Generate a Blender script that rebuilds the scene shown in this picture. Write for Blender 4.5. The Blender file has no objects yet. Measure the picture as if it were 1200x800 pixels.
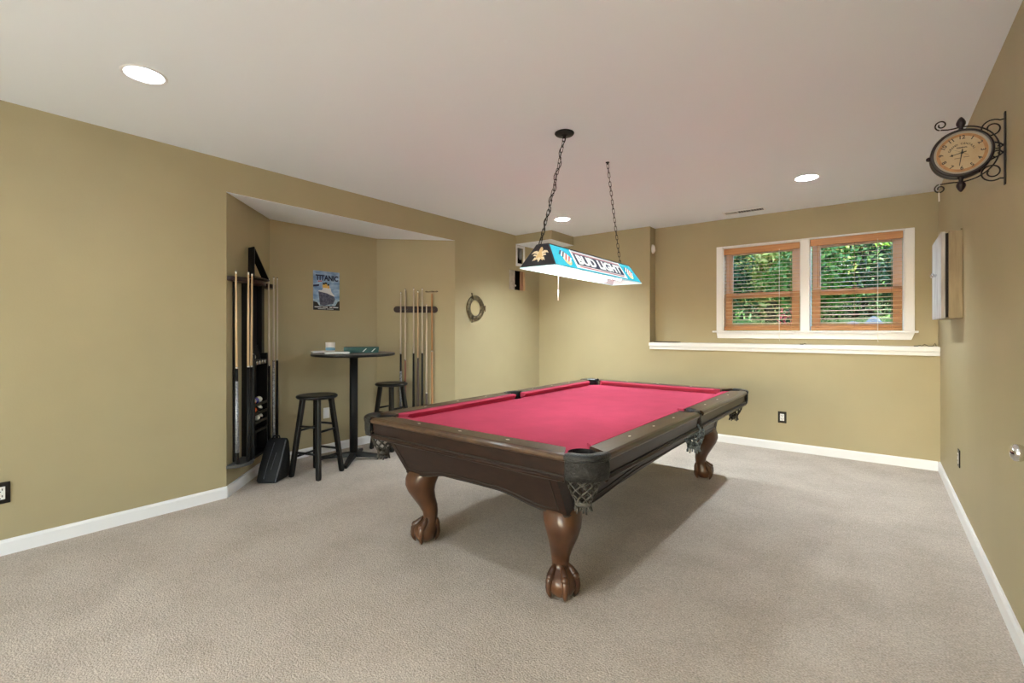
import bpy, bmesh, math, random
from mathutils import Vector, Matrix, Euler
random.seed(7)
PI = math.pi
S = bpy.context.scene
COL = S.collection
V = Vector

# ------------------------------------------------------------------ materials
def nt(name):
    m = bpy.data.materials.new(name); m.use_nodes = True
    n = m.node_tree.nodes; l = m.node_tree.links
    return m, n, l, n['Principled BSDF']

def mat(name, col, rough=.5, metal=0, spec=.5, bump=0, bscale=60, var=0, vscale=8, stretch=None, col2=None,
        coat=0, emit=None, estr=0, detail=3):
    m, n, l, p = nt(name)
    p.inputs['Base Color'].default_value = (*col, 1)
    p.inputs['Roughness'].default_value = rough
    p.inputs['Metallic'].default_value = metal
    p.inputs['Specular IOR Level'].default_value = spec
    p.inputs['Coat Weight'].default_value = coat
    if coat: p.inputs['Coat Roughness'].default_value = .12
    if emit:
        p.inputs['Emission Color'].default_value = (*emit, 1); p.inputs['Emission Strength'].default_value = estr*.3
    if bump or var or col2:
        tc = n.new('ShaderNodeTexCoord'); mp = n.new('ShaderNodeMapping')
        l.new(tc.outputs['Object'], mp.inputs['Vector'])
        if stretch: mp.inputs['Scale'].default_value = stretch
        if var or col2:
            t = n.new('ShaderNodeTexNoise'); t.inputs['Scale'].default_value = vscale; t.inputs['Detail'].default_value = detail
            l.new(mp.outputs[0], t.inputs['Vector'])
            r = n.new('ShaderNodeValToRGB')
            c2 = col2 or tuple(min(1, c * (1 + var)) for c in col)
            c1 = col if col2 else tuple(c * (1 - var) for c in col)
            r.color_ramp.elements[0].position = .32; r.color_ramp.elements[1].position = .68
            r.color_ramp.elements[0].color = (*c1, 1); r.color_ramp.elements[1].color = (*c2, 1)
            l.new(t.outputs['Fac'], r.inputs[0]); l.new(r.outputs[0], p.inputs['Base Color'])
        if bump:
            t2 = n.new('ShaderNodeTexNoise'); t2.inputs['Scale'].default_value = bscale; t2.inputs['Detail'].default_value = 4
            l.new(mp.outputs[0], t2.inputs['Vector'])
            b = n.new('ShaderNodeBump'); b.inputs['Strength'].default_value = bump; b.inputs['Distance'].default_value = .01
            l.new(t2.outputs['Fac'], b.inputs['Height']); l.new(b.outputs[0], p.inputs['Normal'])
    return m

def emis(name, col, s):
    m = bpy.data.materials.new(name); m.use_nodes = True
    n = m.node_tree.nodes; l = m.node_tree.links; n.clear()
    o = n.new('ShaderNodeOutputMaterial'); e = n.new('ShaderNodeEmission')
    e.inputs[0].default_value = (*col, 1); e.inputs[1].default_value = s
    l.new(e.outputs[0], o.inputs[0]); return m

WALLC = (.385, .325, .19)
M = {}
M['wall'] = mat('wall_paint', WALLC, .55, bump=.06, bscale=90, var=.03, vscale=2)
M['ceil'] = mat('ceiling_paint', (.80, .84, .885), .9, bump=.05, bscale=60)
M['white'] = mat('white_trim_paint', (.8, .8, .81), .4)
M['trim_off'] = mat('white_plastic', (.78, .77, .74), .4)
def carpet():
    m, n, l, p = nt('carpet'); p.inputs['Roughness'].default_value = 1; p.inputs['Specular IOR Level'].default_value = .1
    tc = n.new('ShaderNodeTexCoord')
    a = n.new('ShaderNodeTexNoise'); a.inputs['Scale'].default_value = 130; a.inputs['Detail'].default_value = 4
    b = n.new('ShaderNodeTexNoise'); b.inputs['Scale'].default_value = 3.0; b.inputs['Detail'].default_value = 5
    c = n.new('ShaderNodeTexNoise'); c.inputs['Scale'].default_value = 32; c.inputs['Detail'].default_value = 3
    for t in (a, b, c): l.new(tc.outputs['Object'], t.inputs['Vector'])
    r = n.new('ShaderNodeValToRGB')
    r.color_ramp.elements[0].position = .3; r.color_ramp.elements[1].position = .7
    r.color_ramp.elements[0].color = (.405, .352, .30, 1); r.color_ramp.elements[1].color = (.71, .625, .545, 1)
    l.new(a.outputs['Fac'], r.inputs[0])
    r2 = n.new('ShaderNodeValToRGB')
    r2.color_ramp.elements[0].position = .3; r2.color_ramp.elements[1].position = .62
    r2.color_ramp.elements[0].color = (.86, .85, .84, 1); r2.color_ramp.elements[1].color = (1, 1, 1, 1)
    l.new(b.outputs['Fac'], r2.inputs[0])
    r3 = n.new('ShaderNodeValToRGB')
    r3.color_ramp.elements[0].position = .3; r3.color_ramp.elements[1].position = .7
    r3.color_ramp.elements[0].color = (.86, .86, .86, 1); r3.color_ramp.elements[1].color = (1, 1, 1, 1)
    l.new(c.outputs['Fac'], r3.inputs[0])
    x = n.new('ShaderNodeMixRGB'); x.blend_type = 'MULTIPLY'; x.inputs[0].default_value = 1
    l.new(r.outputs[0], x.inputs[1]); l.new(r2.outputs[0], x.inputs[2])
    x2 = n.new('ShaderNodeMixRGB'); x2.blend_type = 'MULTIPLY'; x2.inputs[0].default_value = 1
    l.new(x.outputs[0], x2.inputs[1]); l.new(r3.outputs[0], x2.inputs[2])
    l.new(x2.outputs[0], p.inputs['Base Color'])
    bp = n.new('ShaderNodeBump'); bp.inputs['Strength'].default_value = .7; bp.inputs['Distance'].default_value = .01
    l.new(a.outputs['Fac'], bp.inputs['Height']); l.new(bp.outputs[0], p.inputs['Normal'])
    return m
M['carpet'] = carpet()
M['felt'] = mat('red_felt', (.46, .055, .103), .95, spec=.1, bump=.15, bscale=500, var=.06, vscale=6)
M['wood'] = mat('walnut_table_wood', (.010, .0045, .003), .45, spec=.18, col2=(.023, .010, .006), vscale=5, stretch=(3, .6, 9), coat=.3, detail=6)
M['woodsheen'] = mat('rail_top_sheen', (.036, .018, .010), .33, spec=.4, col2=(.076, .042, .022), vscale=6, stretch=(4, 1, 4), coat=.2, detail=6)  # lighter than the table wood: gloss reflection put into the colour
M['woodleg'] = mat('carved_walnut', (.036, .014, .007), .34, spec=.35, col2=(.10, .043, .019), vscale=9, stretch=(1, 1, .6), coat=.15, detail=6)
M['groove'] = mat('dark_groove', (.012, .008, .006), .6)
M['leather'] = mat('black_leather', (.010, .010, .0105), .36, spec=.4, bump=.5, bscale=160)
M['leatherb'] = mat('mottled_grey_leather', (.010, .0097, .0097), .55, spec=.22, col2=(.030, .029, .028), vscale=60, bump=.6, bscale=160, detail=6)  # greyer mottled tone for the near right pocket band and side straps
M['net'] = mat('leather_net', (.012, .010, .008), .5, spec=.35, col2=(.085, .08, .07), vscale=55)
M['netdark'] = mat('dark_leather_net', (.03, .024, .018), .5)
M['netblue'] = mat('black_grey_net', (.02, .024, .028), .5, col2=(.22, .26, .28), vscale=60)
M['black'] = mat('black_paint', (.006, .0056, .0056), .45, spec=.25)
M['blackm'] = mat('black_metal', (.009, .009, .0095), .5, spec=.3)
M['blackwood'] = mat('black_stained_wood', (.006, .0052, .0048), .36, spec=.3, bump=.1, bscale=40, stretch=(1, 1, .2))
M['tabletop'] = mat('grey_laminate', (.10, .09, .085), .4, col2=(.16, .15, .145), vscale=12, stretch=(1, 6, 1))
M['mahog'] = mat('mahogany', (.018, .006, .005), .4, spec=.3, col2=(.034, .011, .008), vscale=8, stretch=(1, 1, 8))
M['iron'] = mat('wrought_iron', (.010, .007, .006), .5, spec=.3)
M['maple'] = mat('maple_cue', (.62, .44, .26), .35, coat=.3)
M['pale'] = mat('pale_cue', (.60, .52, .42), .4, coat=.2)
M['orange'] = mat('orange_stick', (.42, .20, .07), .35, coat=.3)
M['redbutt'] = mat('red_brown_butt', (.24, .09, .045), .35, coat=.3)
M['brownbutt'] = mat('brown_butt', (.07, .04, .03), .35, coat=.3)
M['silver'] = mat('grey_wrap', (.16, .165, .18), .4, metal=.5, col2=(.45, .46, .5), vscale=70)
M['ivory'] = mat('ivory', (.8, .77, .7), .35)
M['tipc'] = mat('cue_tip', (.05, .08, .12), .9)
M['chrome'] = mat('chrome', (.75, .75, .77), .12, metal=1)
M['brass'] = mat('aged_bronze', (.10, .08, .05), .38, metal=.75, col2=(.22, .18, .11), vscale=30)
M['mirror'] = mat('mirror_glass', (.92, .92, .9), .03, metal=1)
M['bagc'] = mat('black_nylon', (.009, .009, .0105), .6, spec=.3, bump=.35, bscale=250)
M['bagpipe'] = mat('grey_piping', (.085, .09, .1), .45)
M['blindw'] = mat('golden_oak_blind', (.42, .175, .055), .4, col2=(.56, .26, .09), vscale=6, stretch=(.6, 8, 8))
M['blinds'] = mat('oak_slats', (.56, .31, .13), .38, col2=(.68, .42, .20), vscale=6, stretch=(.6, 8, 8))
M['cordm'] = mat('tan_cord', (.35, .22, .12), .8)
M['sashw'] = mat('brown_sash', (.52, .27, .13), .45, var=.12, vscale=4)
M['sashp'] = mat('sash_reflect_pale', (.68, .52, .47), .45)  # upper sash: reflected light put into a paler colour than the brown sash
M['weather'] = mat('weathered_boards', (.26, .25, .25), .55, col2=(.52, .52, .53), vscale=5, stretch=(6, 6, .7), detail=6)
M['weatherb'] = mat('weathered_tan_boards', (.20, .155, .09), .6, col2=(.33, .265, .165), vscale=5, stretch=(6, 6, .6), detail=6)
M['cyan'] = mat('cyan_glass_panel', (.02, .30, .42), .25, emit=(.03, .60, .80), estr=.75)
M['cyand'] = mat('blue_glass_panel', (.02, .2, .4), .25, emit=(.02, .30, .62), estr=.55)
M['navy'] = mat('navy_print', (.012, .018, .06), .35, emit=(.02, .04, .16), estr=.25)
M['lwhite'] = mat('backlit_white', (.8, .8, .8), .3, emit=(.85, .95, .95), estr=.75)
M['lgrey'] = mat('backlit_grey', (.5, .5, .55), .3, emit=(.62, .66, .7), estr=.45)
M['lred'] = mat('backlit_red', (.5, .05, .07), .3, emit=(.62, .12, .18), estr=.5)
M['lyel'] = mat('backlit_cream', (.7, .55, .25), .3, emit=(.85, .70, .35), estr=.6)
M['shadein'] = mat('white_shade_inside', (.85, .88, .88), .5)
M['shadedark'] = mat('shade_edge_trim', (.03, .035, .05), .4)
M['rimw'] = mat('pale_aqua_rim', (.6, .85, .88), .3, emit=(.6, .95, 1.0), estr=.45)
M['endp'] = mat('black_end_panel', (.014, .014, .022), .35)
M['gold'] = mat('gold_print', (.62, .46, .24), .45)
M['goldl'] = mat('pale_gold_print', (.72, .64, .50), .45)
M['tube'] = emis('fluorescent_tube', (.88, .97, 1.0), 11.8)
M['led'] = emis('fill_bulb', (.83, .94, 1.0), 56.0)
M['leda'] = emis('left_bulb', (.83, .94, 1.0), 45.0)
M['ledn'] = emis('near_bulb', (.83, .94, 1.0), 62.0)
M['ledb'] = emis('bright_bulb', (.84, .94, 1.0), 430.0)
M['ledc'] = emis('corner_bulb', (.84, .94, 1.0), 800.0)
M['can'] = mat('white_reflector', (.88, .88, .87), .4)
M['dial'] = mat('aged_paper_dial', (.31, .21, .11), .6, col2=(.36, .28, .175), vscale=14)
M['dialo'] = mat('orange_brown_ring', (.27, .13, .05), .6, var=.2, vscale=30)
M['ink'] = mat('black_ink', (.02, .015, .012), .6)
M['plum'] = mat('dark_plum_metal', (.009, .005, .007), .35, spec=.4)
M['bezel'] = mat('pale_metal_bezel', (.22, .19, .16), .4, metal=.2)
M['sky'] = mat('poster_sky', (.10, .22, .48), .5, col2=(.42, .58, .78), vscale=9, stretch=(1, 1, 2.2))
M['pnavy'] = mat('poster_navy', (.008, .015, .07), .5)
M['pblack'] = mat('poster_black', (.012, .012, .015), .5)
M['phull'] = mat('poster_hull', (.035, .045, .09), .5, col2=(.13, .14, .22), vscale=40)
M['pwhite'] = mat('poster_white', (.72, .74, .78), .5)
M['pyel'] = mat('poster_yellow', (.75, .48, .12), .5)
M['pred'] = mat('poster_red', (.55, .12, .14), .5)
M['sea'] = mat('poster_sea', (.15, .30, .48), .5, col2=(.55, .66, .76), vscale=30, stretch=(1, 1, 3))
M['teal'] = mat('dark_teal_card', (.012, .075, .075), .45)
M['paper'] = mat('white_paper', (.72, .74, .76), .6)
M['paperb'] = mat('blue_print', (.16, .36, .52), .5)
M['bookd'] = mat('dark_cover', (.03, .035, .05), .5)
M['pinkw'] = mat('warm_white_card', (.78, .72, .70), .5)
M['grey'] = mat('vent_dark', (.05, .05, .05), .7)
M['greyl'] = mat('vent_grey', (.42, .42, .42), .6)
M['platew'] = mat('bronze_cover_plate', (.012, .0095, .007), .4, spec=.3)
M['stud'] = mat('raw_pine_stud', (.30, .15, .085), .75, col2=(.45, .25, .15), vscale=6, stretch=(8, 8, 1))
M['studl'] = mat('pale_pine_stud', (.55, .36, .2), .75, var=.15, vscale=10)
M['drywall'] = mat('raw_drywall_edge', (.44, .40, .33), .8, var=.2, vscale=15)
M['cavity'] = mat('cavity_shade', (.012, .010, .009), .9)  # near-black colour stands in for shade in the wall holes and door gap
M['duct'] = mat('grey_duct_wrap', (.42, .42, .42), .6, var=.25, vscale=20)
M['bark'] = mat('bark', (.10, .075, .055), .9, var=.3, vscale=12, bump=.5, bscale=20)
M['twig'] = mat('hedge_core', (.03, .04, .018), .95, col2=(.06, .05, .03), vscale=3)
M['rock'] = mat('pale_stone', (.34, .35, .37), .85, var=.2, vscale=10, bump=.4, bscale=14)
M['lawn'] = mat('lawn_soil', (.10, .19, .045), .95, col2=(.20, .30, .08), vscale=3)
M['grassb'] = mat('grass_blades', (.13, .28, .05), .8, var=.3, vscale=2)
M['flower'] = mat('red_flowers', (.62, .10, .12), .7, var=.3, vscale=20)
M['litter'] = mat('fallen_leaf_tan', (.55, .38, .28), .8, var=.3, vscale=9)
M['patio_bounce'] = mat('pale_concrete', (.5, .49, .46), .9, var=.1, vscale=4)
M['sunblock'] = mat('sunblock_grey', (.5, .5, .48), .8)
def leafmat(name, c1, c2):
    m, n, l, p = nt(name)
    tc = n.new('ShaderNodeTexCoord'); t = n.new('ShaderNodeTexNoise'); t.inputs['Scale'].default_value = 7; t.inputs['Detail'].default_value = 4
    l.new(tc.outputs['Object'], t.inputs['Vector'])
    r = n.new('ShaderNodeValToRGB'); r.color_ramp.elements[0].position = .35; r.color_ramp.elements[1].position = .65
    r.color_ramp.elements[0].color = (*c1, 1); r.color_ramp.elements[1].color = (*c2, 1)
    l.new(t.outputs['Fac'], r.inputs[0]); l.new(r.outputs[0], p.inputs['Base Color'])
    p.inputs['Roughness'].default_value = .5
    return m
M['leafa'] = leafmat('leaf_bright_green', (.055, .15, .018), (.17, .33, .045))
M['leafb'] = leafmat('leaf_dark_green', (.018, .05, .014), (.07, .15, .035))
M['leafc'] = leafmat('leaf_yellow_green', (.12, .20, .03), (.40, .42, .12))
M['leafg'] = leafmat('leaf_grey_green', (.05, .075, .05), (.18, .22, .17))
def glassmat():
    m = bpy.data.materials.new('window_glass'); m.use_nodes = True
    n = m.node_tree.nodes; l = m.node_tree.links; n.clear()
    o = n.new('ShaderNodeOutputMaterial'); t = n.new('ShaderNodeBsdfTransparent'); g = n.new('ShaderNodeBsdfGlossy')
    g.inputs['Roughness'].default_value = .02; f = n.new('ShaderNodeFresnel'); f.inputs[0].default_value = 1.10
    x = n.new('ShaderNodeMixShader'); t.inputs[0].default_value = (.95, .97, .96, 1)
    l.new(f.outputs[0], x.inputs[0]); l.new(t.outputs[0], x.inputs[1]); l.new(g.outputs[0], x.inputs[2]); l.new(x.outputs[0], o.inputs[0])
    return m
M['glass'] = glassmat()

# ------------------------------------------------------------------ mesh builder
class MB:
    def __init__(s): s.v = []; s.f = []; s.mi = []; s.sm = []; s.cur = 0; s.smooth = False; s.X = Matrix.Identity(4)
    def m(s, i, smooth=None):
        s.cur = i
        if smooth is not None: s.smooth = smooth
        return s
    def xf(s, m=None): s.X = m if m is not None else Matrix.Identity(4); return s
    def add(s, vs, fs, smooth=None):
        b = len(s.v); s.v += [tuple(s.X @ V(p)) for p in vs]
        for f in fs:
            s.f.append([b + i for i in f]); s.mi.append(s.cur); s.sm.append(s.smooth if smooth is None else smooth)
        return s
    def box(s, a, b):
        x0, y0, z0 = a; x1, y1, z1 = b
        x0, x1 = sorted((x0, x1)); y0, y1 = sorted((y0, y1)); z0, z1 = sorted((z0, z1))
        return s.add([(x0,y0,z0),(x1,y0,z0),(x1,y1,z0),(x0,y1,z0),(x0,y0,z1),(x1,y0,z1),(x1,y1,z1),(x0,y1,z1)],
                     [(0,3,2,1),(4,5,6,7),(0,1,5,4),(1,2,6,5),(2,3,7,6),(3,0,4,7)], False)
    def prism(s, poly, z0, z1, smooth=False):
        n = len(poly)
        vs = [(p[0], p[1], z0) for p in poly] + [(p[0], p[1], z1) for p in poly]
        fs = [tuple(range(n))[::-1], tuple(range(n, 2*n))]
        s.add(vs, fs, False)
        b = len(s.v) - 2*n
        for i in range(n):
            j = (i+1) % n
            s.f.append([b+i, b+j, b+n+j, b+n+i]); s.mi.append(s.cur); s.sm.append(smooth)
        return s
    def loft(s, rings, closed=True, caps=True, smooth=True, loop=False):
        n = len(rings[0]); vs = [p for r in rings for p in r]; fs = []
        R = len(rings)
        for i in range(R if loop else R-1):
            for j in range(n if closed else n-1):
                k = (j+1) % n; i2 = (i+1) % R
                fs.append((i*n+j, i*n+k, i2*n+k, i2*n+j))
        s.add(vs, fs, smooth)
        if caps and not loop:
            b = len(s.v) - len(vs)
            for idx in ([b+j for j in range(n)][::-1], [b+(R-1)*n+j for j in range(n)]):
                s.f.append(idx); s.mi.append(s.cur); s.sm.append(False)
        return s
    def tube(s, pts, r, n=8, loop=False, caps=True, smooth=True):
        pts = [V(p) for p in pts]; R = len(pts)
        rs = r if isinstance(r, (list, tuple)) else [r]*R
        rings = []; prev = None
        for i, p in enumerate(pts):
            a = pts[(i-1) % R] if (loop or i > 0) else p
            b = pts[(i+1) % R] if (loop or i < R-1) else p
            t = (b-a).normalized()
            if prev is None:
                u = t.orthogonal().normalized()
                up = V((0,0,1))
                if abs(t.dot(up)) < .95: u = (up - t*t.dot(up)).normalized()
            else:
                u = prev - t*prev.dot(t)
                u = u.normalized() if u.length > 1e-6 else t.orthogonal().normalized()
            prev = u; w = t.cross(u)
            rings.append([p + (u*math.cos(2*PI*k/n) + w*math.sin(2*PI*k/n))*rs[i] for k in range(n)])
        return s.loft(rings, True, caps, smooth, loop)
    def lathe(s, prof, c=(0,0,0), n=24, axis=None, caps=False, smooth=True, a0=0, a1=2*PI):
        full = abs(a1-a0-2*PI) < 1e-6
        X = Matrix.Translation(V(c))
        if axis is not None: X = X @ V((0,0,1)).rotation_difference(V(axis)).to_matrix().to_4x4()
        N = n if full else n+1
        rings = [[X @ V((r*math.cos(a0+(a1-a0)*k/n), r*math.sin(a0+(a1-a0)*k/n), z)) for k in range(N)] for r, z in prof]
        return s.loft(rings, full, caps, smooth)
    def sphere(s, c, r, n=14, sc=(1,1,1)):
        prof = [(max(1e-4, math.sin(PI*i/n)), -math.cos(PI*i/n)) for i in range(n+1)]
        c = V(c)
        rings = [[c + V((q*math.cos(2*PI*k/(n+4))*r*sc[0], q*math.sin(2*PI*k/(n+4))*r*sc[1], z*r*sc[2])) for k in range(n+4)] for q, z in prof]
        return s.loft(rings, True, False, True)
    def quad(s, a, b, c, d): return s.add([a,b,c,d], [(0,1,2,3)], False)
    def build(s, name, mats, parent=None, loc=None, bevel=0, rot=None, recalc=True):
        me = bpy.data.meshes.new(name)
        me.from_pydata([tuple(p) for p in s.v], [], s.f)
        for m_ in (mats if isinstance(mats, (list, tuple)) else [mats]): me.materials.append(m_)
        me.polygons.foreach_set('material_index', s.mi)
        me.polygons.foreach_set('use_smooth', s.sm)
        if recalc:
            bm = bmesh.new(); bm.from_mesh(me); bmesh.ops.recalc_face_normals(bm, faces=bm.faces[:]); bm.to_mesh(me); bm.free()
        me.update()
        o = bpy.data.objects.new(name, me); COL.objects.link(o)
        if parent is not None: o.parent = parent
        if loc is not None: o.location = loc
        if rot is not None: o.rotation_euler = rot
        if bevel:
            bv = o.modifiers.new('Bevel', 'BEVEL'); bv.width = bevel; bv.segments = 2; bv.limit_method = 'ANGLE'; bv.angle_limit = .7
        return o

def tag(o, label, cat, group=None, kind=None):
    if label: o['label'] = label
    if cat: o['category'] = cat
    if group: o['group'] = group
    if kind: o['kind'] = kind
    return o
def thing(name, label, cat, loc=(0,0,0), rz=0, group=None):
    o = bpy.data.objects.new(name, None); COL.objects.link(o); o.location = loc; o.rotation_euler = (0,0,rz)
    o.empty_display_size = .1
    return tag(o, label, cat, group)
def struct(mb, name, mats, label=None, **k):
    o = mb.build(name, mats, **k)
    if o.parent is None:
        o['kind'] = 'structure'
    if label: o['label'] = label
    return o
def copy_tree(o, parent=None):
    c = o.copy(); COL.objects.link(c)
    if parent is not None: c.parent = parent
    for ch in list(o.children): copy_tree(ch, c)
    return c
def text_mb(txt, size, extrude=.0005, bold=0.0, spacing=1.0):
    cu = bpy.data.curves.new('lettering', 'FONT'); cu.body = txt; cu.size = size; cu.extrude = extrude; cu.offset = bold
    cu.align_x = 'CENTER'; cu.align_y = 'CENTER'; cu.space_character = spacing; cu.resolution_u = 3
    o = bpy.data.objects.new('tmp_text', cu); COL.objects.link(o)
    dg = bpy.context.evaluated_depsgraph_get(); me = bpy.data.meshes.new_from_object(o.evaluated_get(dg))
    vs = [tuple(v.co) for v in me.vertices]; fs = [tuple(p.vertices) for p in me.polygons]
    bpy.data.objects.remove(o); bpy.data.curves.remove(cu); bpy.data.meshes.remove(me)
    return vs, fs
def fit(vs, w, h):
    xs = [v[0] for v in vs]; ys = [v[1] for v in vs]
    cx = (min(xs)+max(xs))/2; cy = (min(ys)+max(ys))/2
    sx = w/(max(xs)-min(xs)); sy = h/(max(ys)-min(ys))
    return [((v[0]-cx)*sx, (v[1]-cy)*sy, v[2]) for v in vs]
def frame_mat(origin, ex, ey):
    ex = V(ex).normalized(); ey = V(ey).normalized(); ez = ex.cross(ey)
    m = Matrix((ex, ey, ez)).transposed().to_4x4(); m.translation = V(origin); return m
def arc(cx, cy, r, a0, a1, n): return [(cx+r*math.cos(a0+(a1-a0)*i/n), cy+r*math.sin(a0+(a1-a0)*i/n)) for i in range(n+1)]

# ------------------------------------------------------------------ dimensions
H = 2.63
XL, XR, YB, YR, YF = -4.01, .468, 5.879, 6.06, -4.2
A0, A1, A2, A3 = (-4.01, 1.567), (-4.655, 2.205), (-4.655, 3.445), (-4.01, 4.09)
ZA = 2.378
JX = -2.297

# ------------------------------------------------------------------ room shell
struct(MB().box((-5.0, YF-.2, -.12), (.7, 6.22, 0)), 'floor', M['carpet'], 'beige speckled carpet floor')
DL = [(-3.022, .788), (-.482, 4.84), (-2.982, 4.865), (-.482, .788), (-3.022, -2.6), (-.482, -2.6)]
c = MB(); g_ = .12; RH = .086
xs = sorted({-5.0, .7, *[x+q for x, y in DL for q in (-g_, g_)]}); ys = sorted({YF-.2, 6.3, *[y+q for x, y in DL for q in (-g_, g_)]})
for a, b in zip(xs, xs[1:]):
    for p, q in zip(ys, ys[1:]):
        hit = [(x, y) for x, y in DL if a < x < b and p < y < q and b-a < .25 and q-p < .25]
        if not hit:
            c.quad((a, p, H), (b, p, H), (b, q, H), (a, q, H)); continue
        x, y = hit[0]; n_ = 48; out = []; inn = []
        for k in range(n_):
            t = 2*PI*k/n_; ca, sa = math.cos(t), math.sin(t); m_ = max(abs(ca), abs(sa))
            inn.append((x+RH*ca, y+RH*sa, H)); out.append((min(b, max(a, x+ca/m_*g_)), min(q, max(p, y+sa/m_*g_)), H))
        c.loft([out, inn], True, False, False)
c.box((-5.0, YF-.2, H+.2), (.7, 6.3, H+.3))
for a, b in (((-5.0, YF-.2), (-4.98, 6.3)), ((.68, YF-.2), (.7, 6.3)), ((-4.98, YF-.2), (.68, YF-.18)), ((-4.98, 6.28), (.68, 6.3))): c.box((*a, H), (*b, H+.2))
struct(c, 'ceiling', M['ceil'])
T = .12
w = MB()
w.box((XL-T, YF-.1, 0), (XL, A0[1], H))
w.box((XL-T, A0[1], ZA), (XL, A3[1], H))
def with_holes(mb, holes, y0, y1, z0, z1, fn):
    ys = sorted({y0, y1, *[q for h_ in holes for q in h_[:2]]}); zs = sorted({z0, z1, *[q for h_ in holes for q in h_[2:]]})
    for a, b in zip(ys, ys[1:]):
        for c, d in zip(zs, zs[1:]):
            if any(h_[0] <= a and b <= h_[1] and h_[2] <= c and d <= h_[3] for h_ in holes): continue
            fn(mb, a, b, c, d)
holes = [(5.150, 5.545, 1.868, 2.142), (5.335, 5.47, 2.245, 2.465)]
with_holes(w, holes, A3[1], YB+.06, 0, H, lambda mb, a, b, c, d: mb.box((XL-.018, a, c), (XL, b, d)))
wl = struct(w, 'wall_left', M['wall'])
c = MB(); c.box((XL-.30, 5.0, 1.7), (XL-.29, 5.9, 2.6)); c.box((XL-.29, 5.0, 1.7), (XL-.018, 5.01, 2.6)); c.box((XL-.29, 5.89, 1.7), (XL-.018, 5.9, 2.6))
c.box((XL-.29, 5.0, 1.7), (XL-.018, 5.9, 1.71)); c.box((XL-.29, 5.0, 2.59), (XL-.018, 5.9, 2.6))
c.build('wall_cavity', M['cavity'], wl)
MB().box((XL-.066, 5.480, 1.72), (XL-.05, 5.575, 2.19)).build('stud', M['stud'], wl)
MB().box((XL-.045, 5.535, 1.72), (XL-.022, 5.575, 2.19)).build('stud', M['studl'], wl)
MB().box((XL-.05, 5.16, 1.72), (XL-.030, 5.318, 2.19)).build('drywall_backing', M['drywall'], wl)
MB().tube([(XL-.06, 5.34, 1.72), (XL-.06, 5.335, 2.2)], .012).build('cable', M['black'], wl)
MB().sphere((XL-.045, 5.35, 1.935), .012).build('cable_clip', M['ivory'], wl)
d_ = MB(); d_.tube([(XL-.07, 5.50, 2.32), (XL-.06, 5.495, 2.35), (XL-.06, 5.49, 2.41), (XL-.08, 5.49, 2.5)], [.015, .03, .034, .03], 12)
d_.build('duct_wrap', M['duct'], wl)
# white frame around the upper opening
f = MB()
for a in [((5.302, 2.205), (5.51, 2.245)), ((5.302, 2.465), (5.51, 2.5)), ((5.302, 2.245), (5.335, 2.465)), ((5.47, 2.245), (5.51, 2.465))]:
    f.box((XL, a[0][0], a[0][1]), (XL+.008, a[1][0], a[1][1]))
struct(f, 'trim_1', M['white'], bevel=.002)
# alcove walls
def wallslab(p, q, z0, z1, t, side, mb):
    d = (V((q[0], q[1], 0)) - V((p[0], p[1], 0))).normalized(); n = V((d.y, -d.x, 0)) * side
    P, Q = V((*p, 0)), V((*q, 0))
    poly = [P, Q, Q - n*t, P - n*t]
    mb.prism([(a.x, a.y) for a in poly], z0, z1)
w = MB()
wallslab(A0, A1, 0, ZA, .06, 1, w); wallslab(A1, A2, 0, ZA, .06, 1, w); wallslab(A2, A3, 0, ZA, .06, 1, w)
struct(w, 'wall_alcove', M['wall'])
struct(MB().box((-4.75, 1.4, ZA-.002), (XL-.0005, 4.25, ZA+.05)), 'ceiling_alcove', M['ceil'])
# corner soffit
w = MB().m(0); w.box((XL, 5.30, 2.51), (-3.415, YB+.05, H)); w.m(1).box((XL, 5.3005, 2.505), (-3.4155, YB+.05, 2.51))
struct(w, 'ceiling_soffit', [M['wall'], M['ceil']])
# back wall: lower and left part proud, upper right part set back behind the ledge
WX0, WX1, WZ0, WZ1 = -1.464, .222, 1.296, 2.286
MU0, MU1 = -.662, -.574
w = MB()
w.box((XL-T, YB, 0), (JX, YB+.35, H)); w.box((JX, YB, 0), (XR+.15, YB+.35, 1.10))
with_holes(w, [(WX0, WX1, WZ0, WZ1)], JX, XR+.15, 1.10, H, lambda mb, a, b, c, d: mb.box((a, YR, c), (b, YR+.17, d)))
struct(w, 'wall_back', M['wall'])
struct(MB().box((XR, YF-.1, 0), (XR+.12, YB+.34, H)), 'wall_right', M['wall'])
w = MB(); PX0, PX1, PZ = -3.2, .3, 2.12
w.box((XL-T, YF-.1, 0), (PX0, YF, H)); w.box((PX1, YF-.1, 0), (XR+.12, YF, H)); w.box((PX0, YF-.1, PZ), (PX1, YF, H))
struct(w, 'wall_front', M['wall'])
# wide glazed patio door behind the camera, added to let in soft daylight
w = MB()
for x in (PX0, (2*PX0+PX1)/3, (PX0+2*PX1)/3, PX1-.05): w.box((x, YF-.07, .02), (x+.05, YF-.02, PZ))
w.box((PX0, YF-.07, PZ-.06), (PX1, YF-.02, PZ)); w.box((PX0, YF-.07, 0), (PX1, YF-.02, .06))
pd = struct(w, 'door_added', M['white'])
MB().box((PX0+.02, YF-.05, .05), (PX1-.02, YF-.044, PZ-.05)).build('added_door_glass', M['glass'], pd)
struct(MB().box((-14, -20, -.25), (10, YF-.1, -.06)), 'patio_bounce', M['patio_bounce'])  # unseen slab, added so sunlight bounces indoors onto the ceiling
# ledge
w = MB(); w.box((JX-.006, YB-.028, 1.102), (XR-.001, YR-.001, 1.147)); w.box((JX, YB-.016, 1.062), (XR-.001, YB-.0005, 1.102))
struct(w, 'trim_2', M['white'], bevel=.005)
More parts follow.
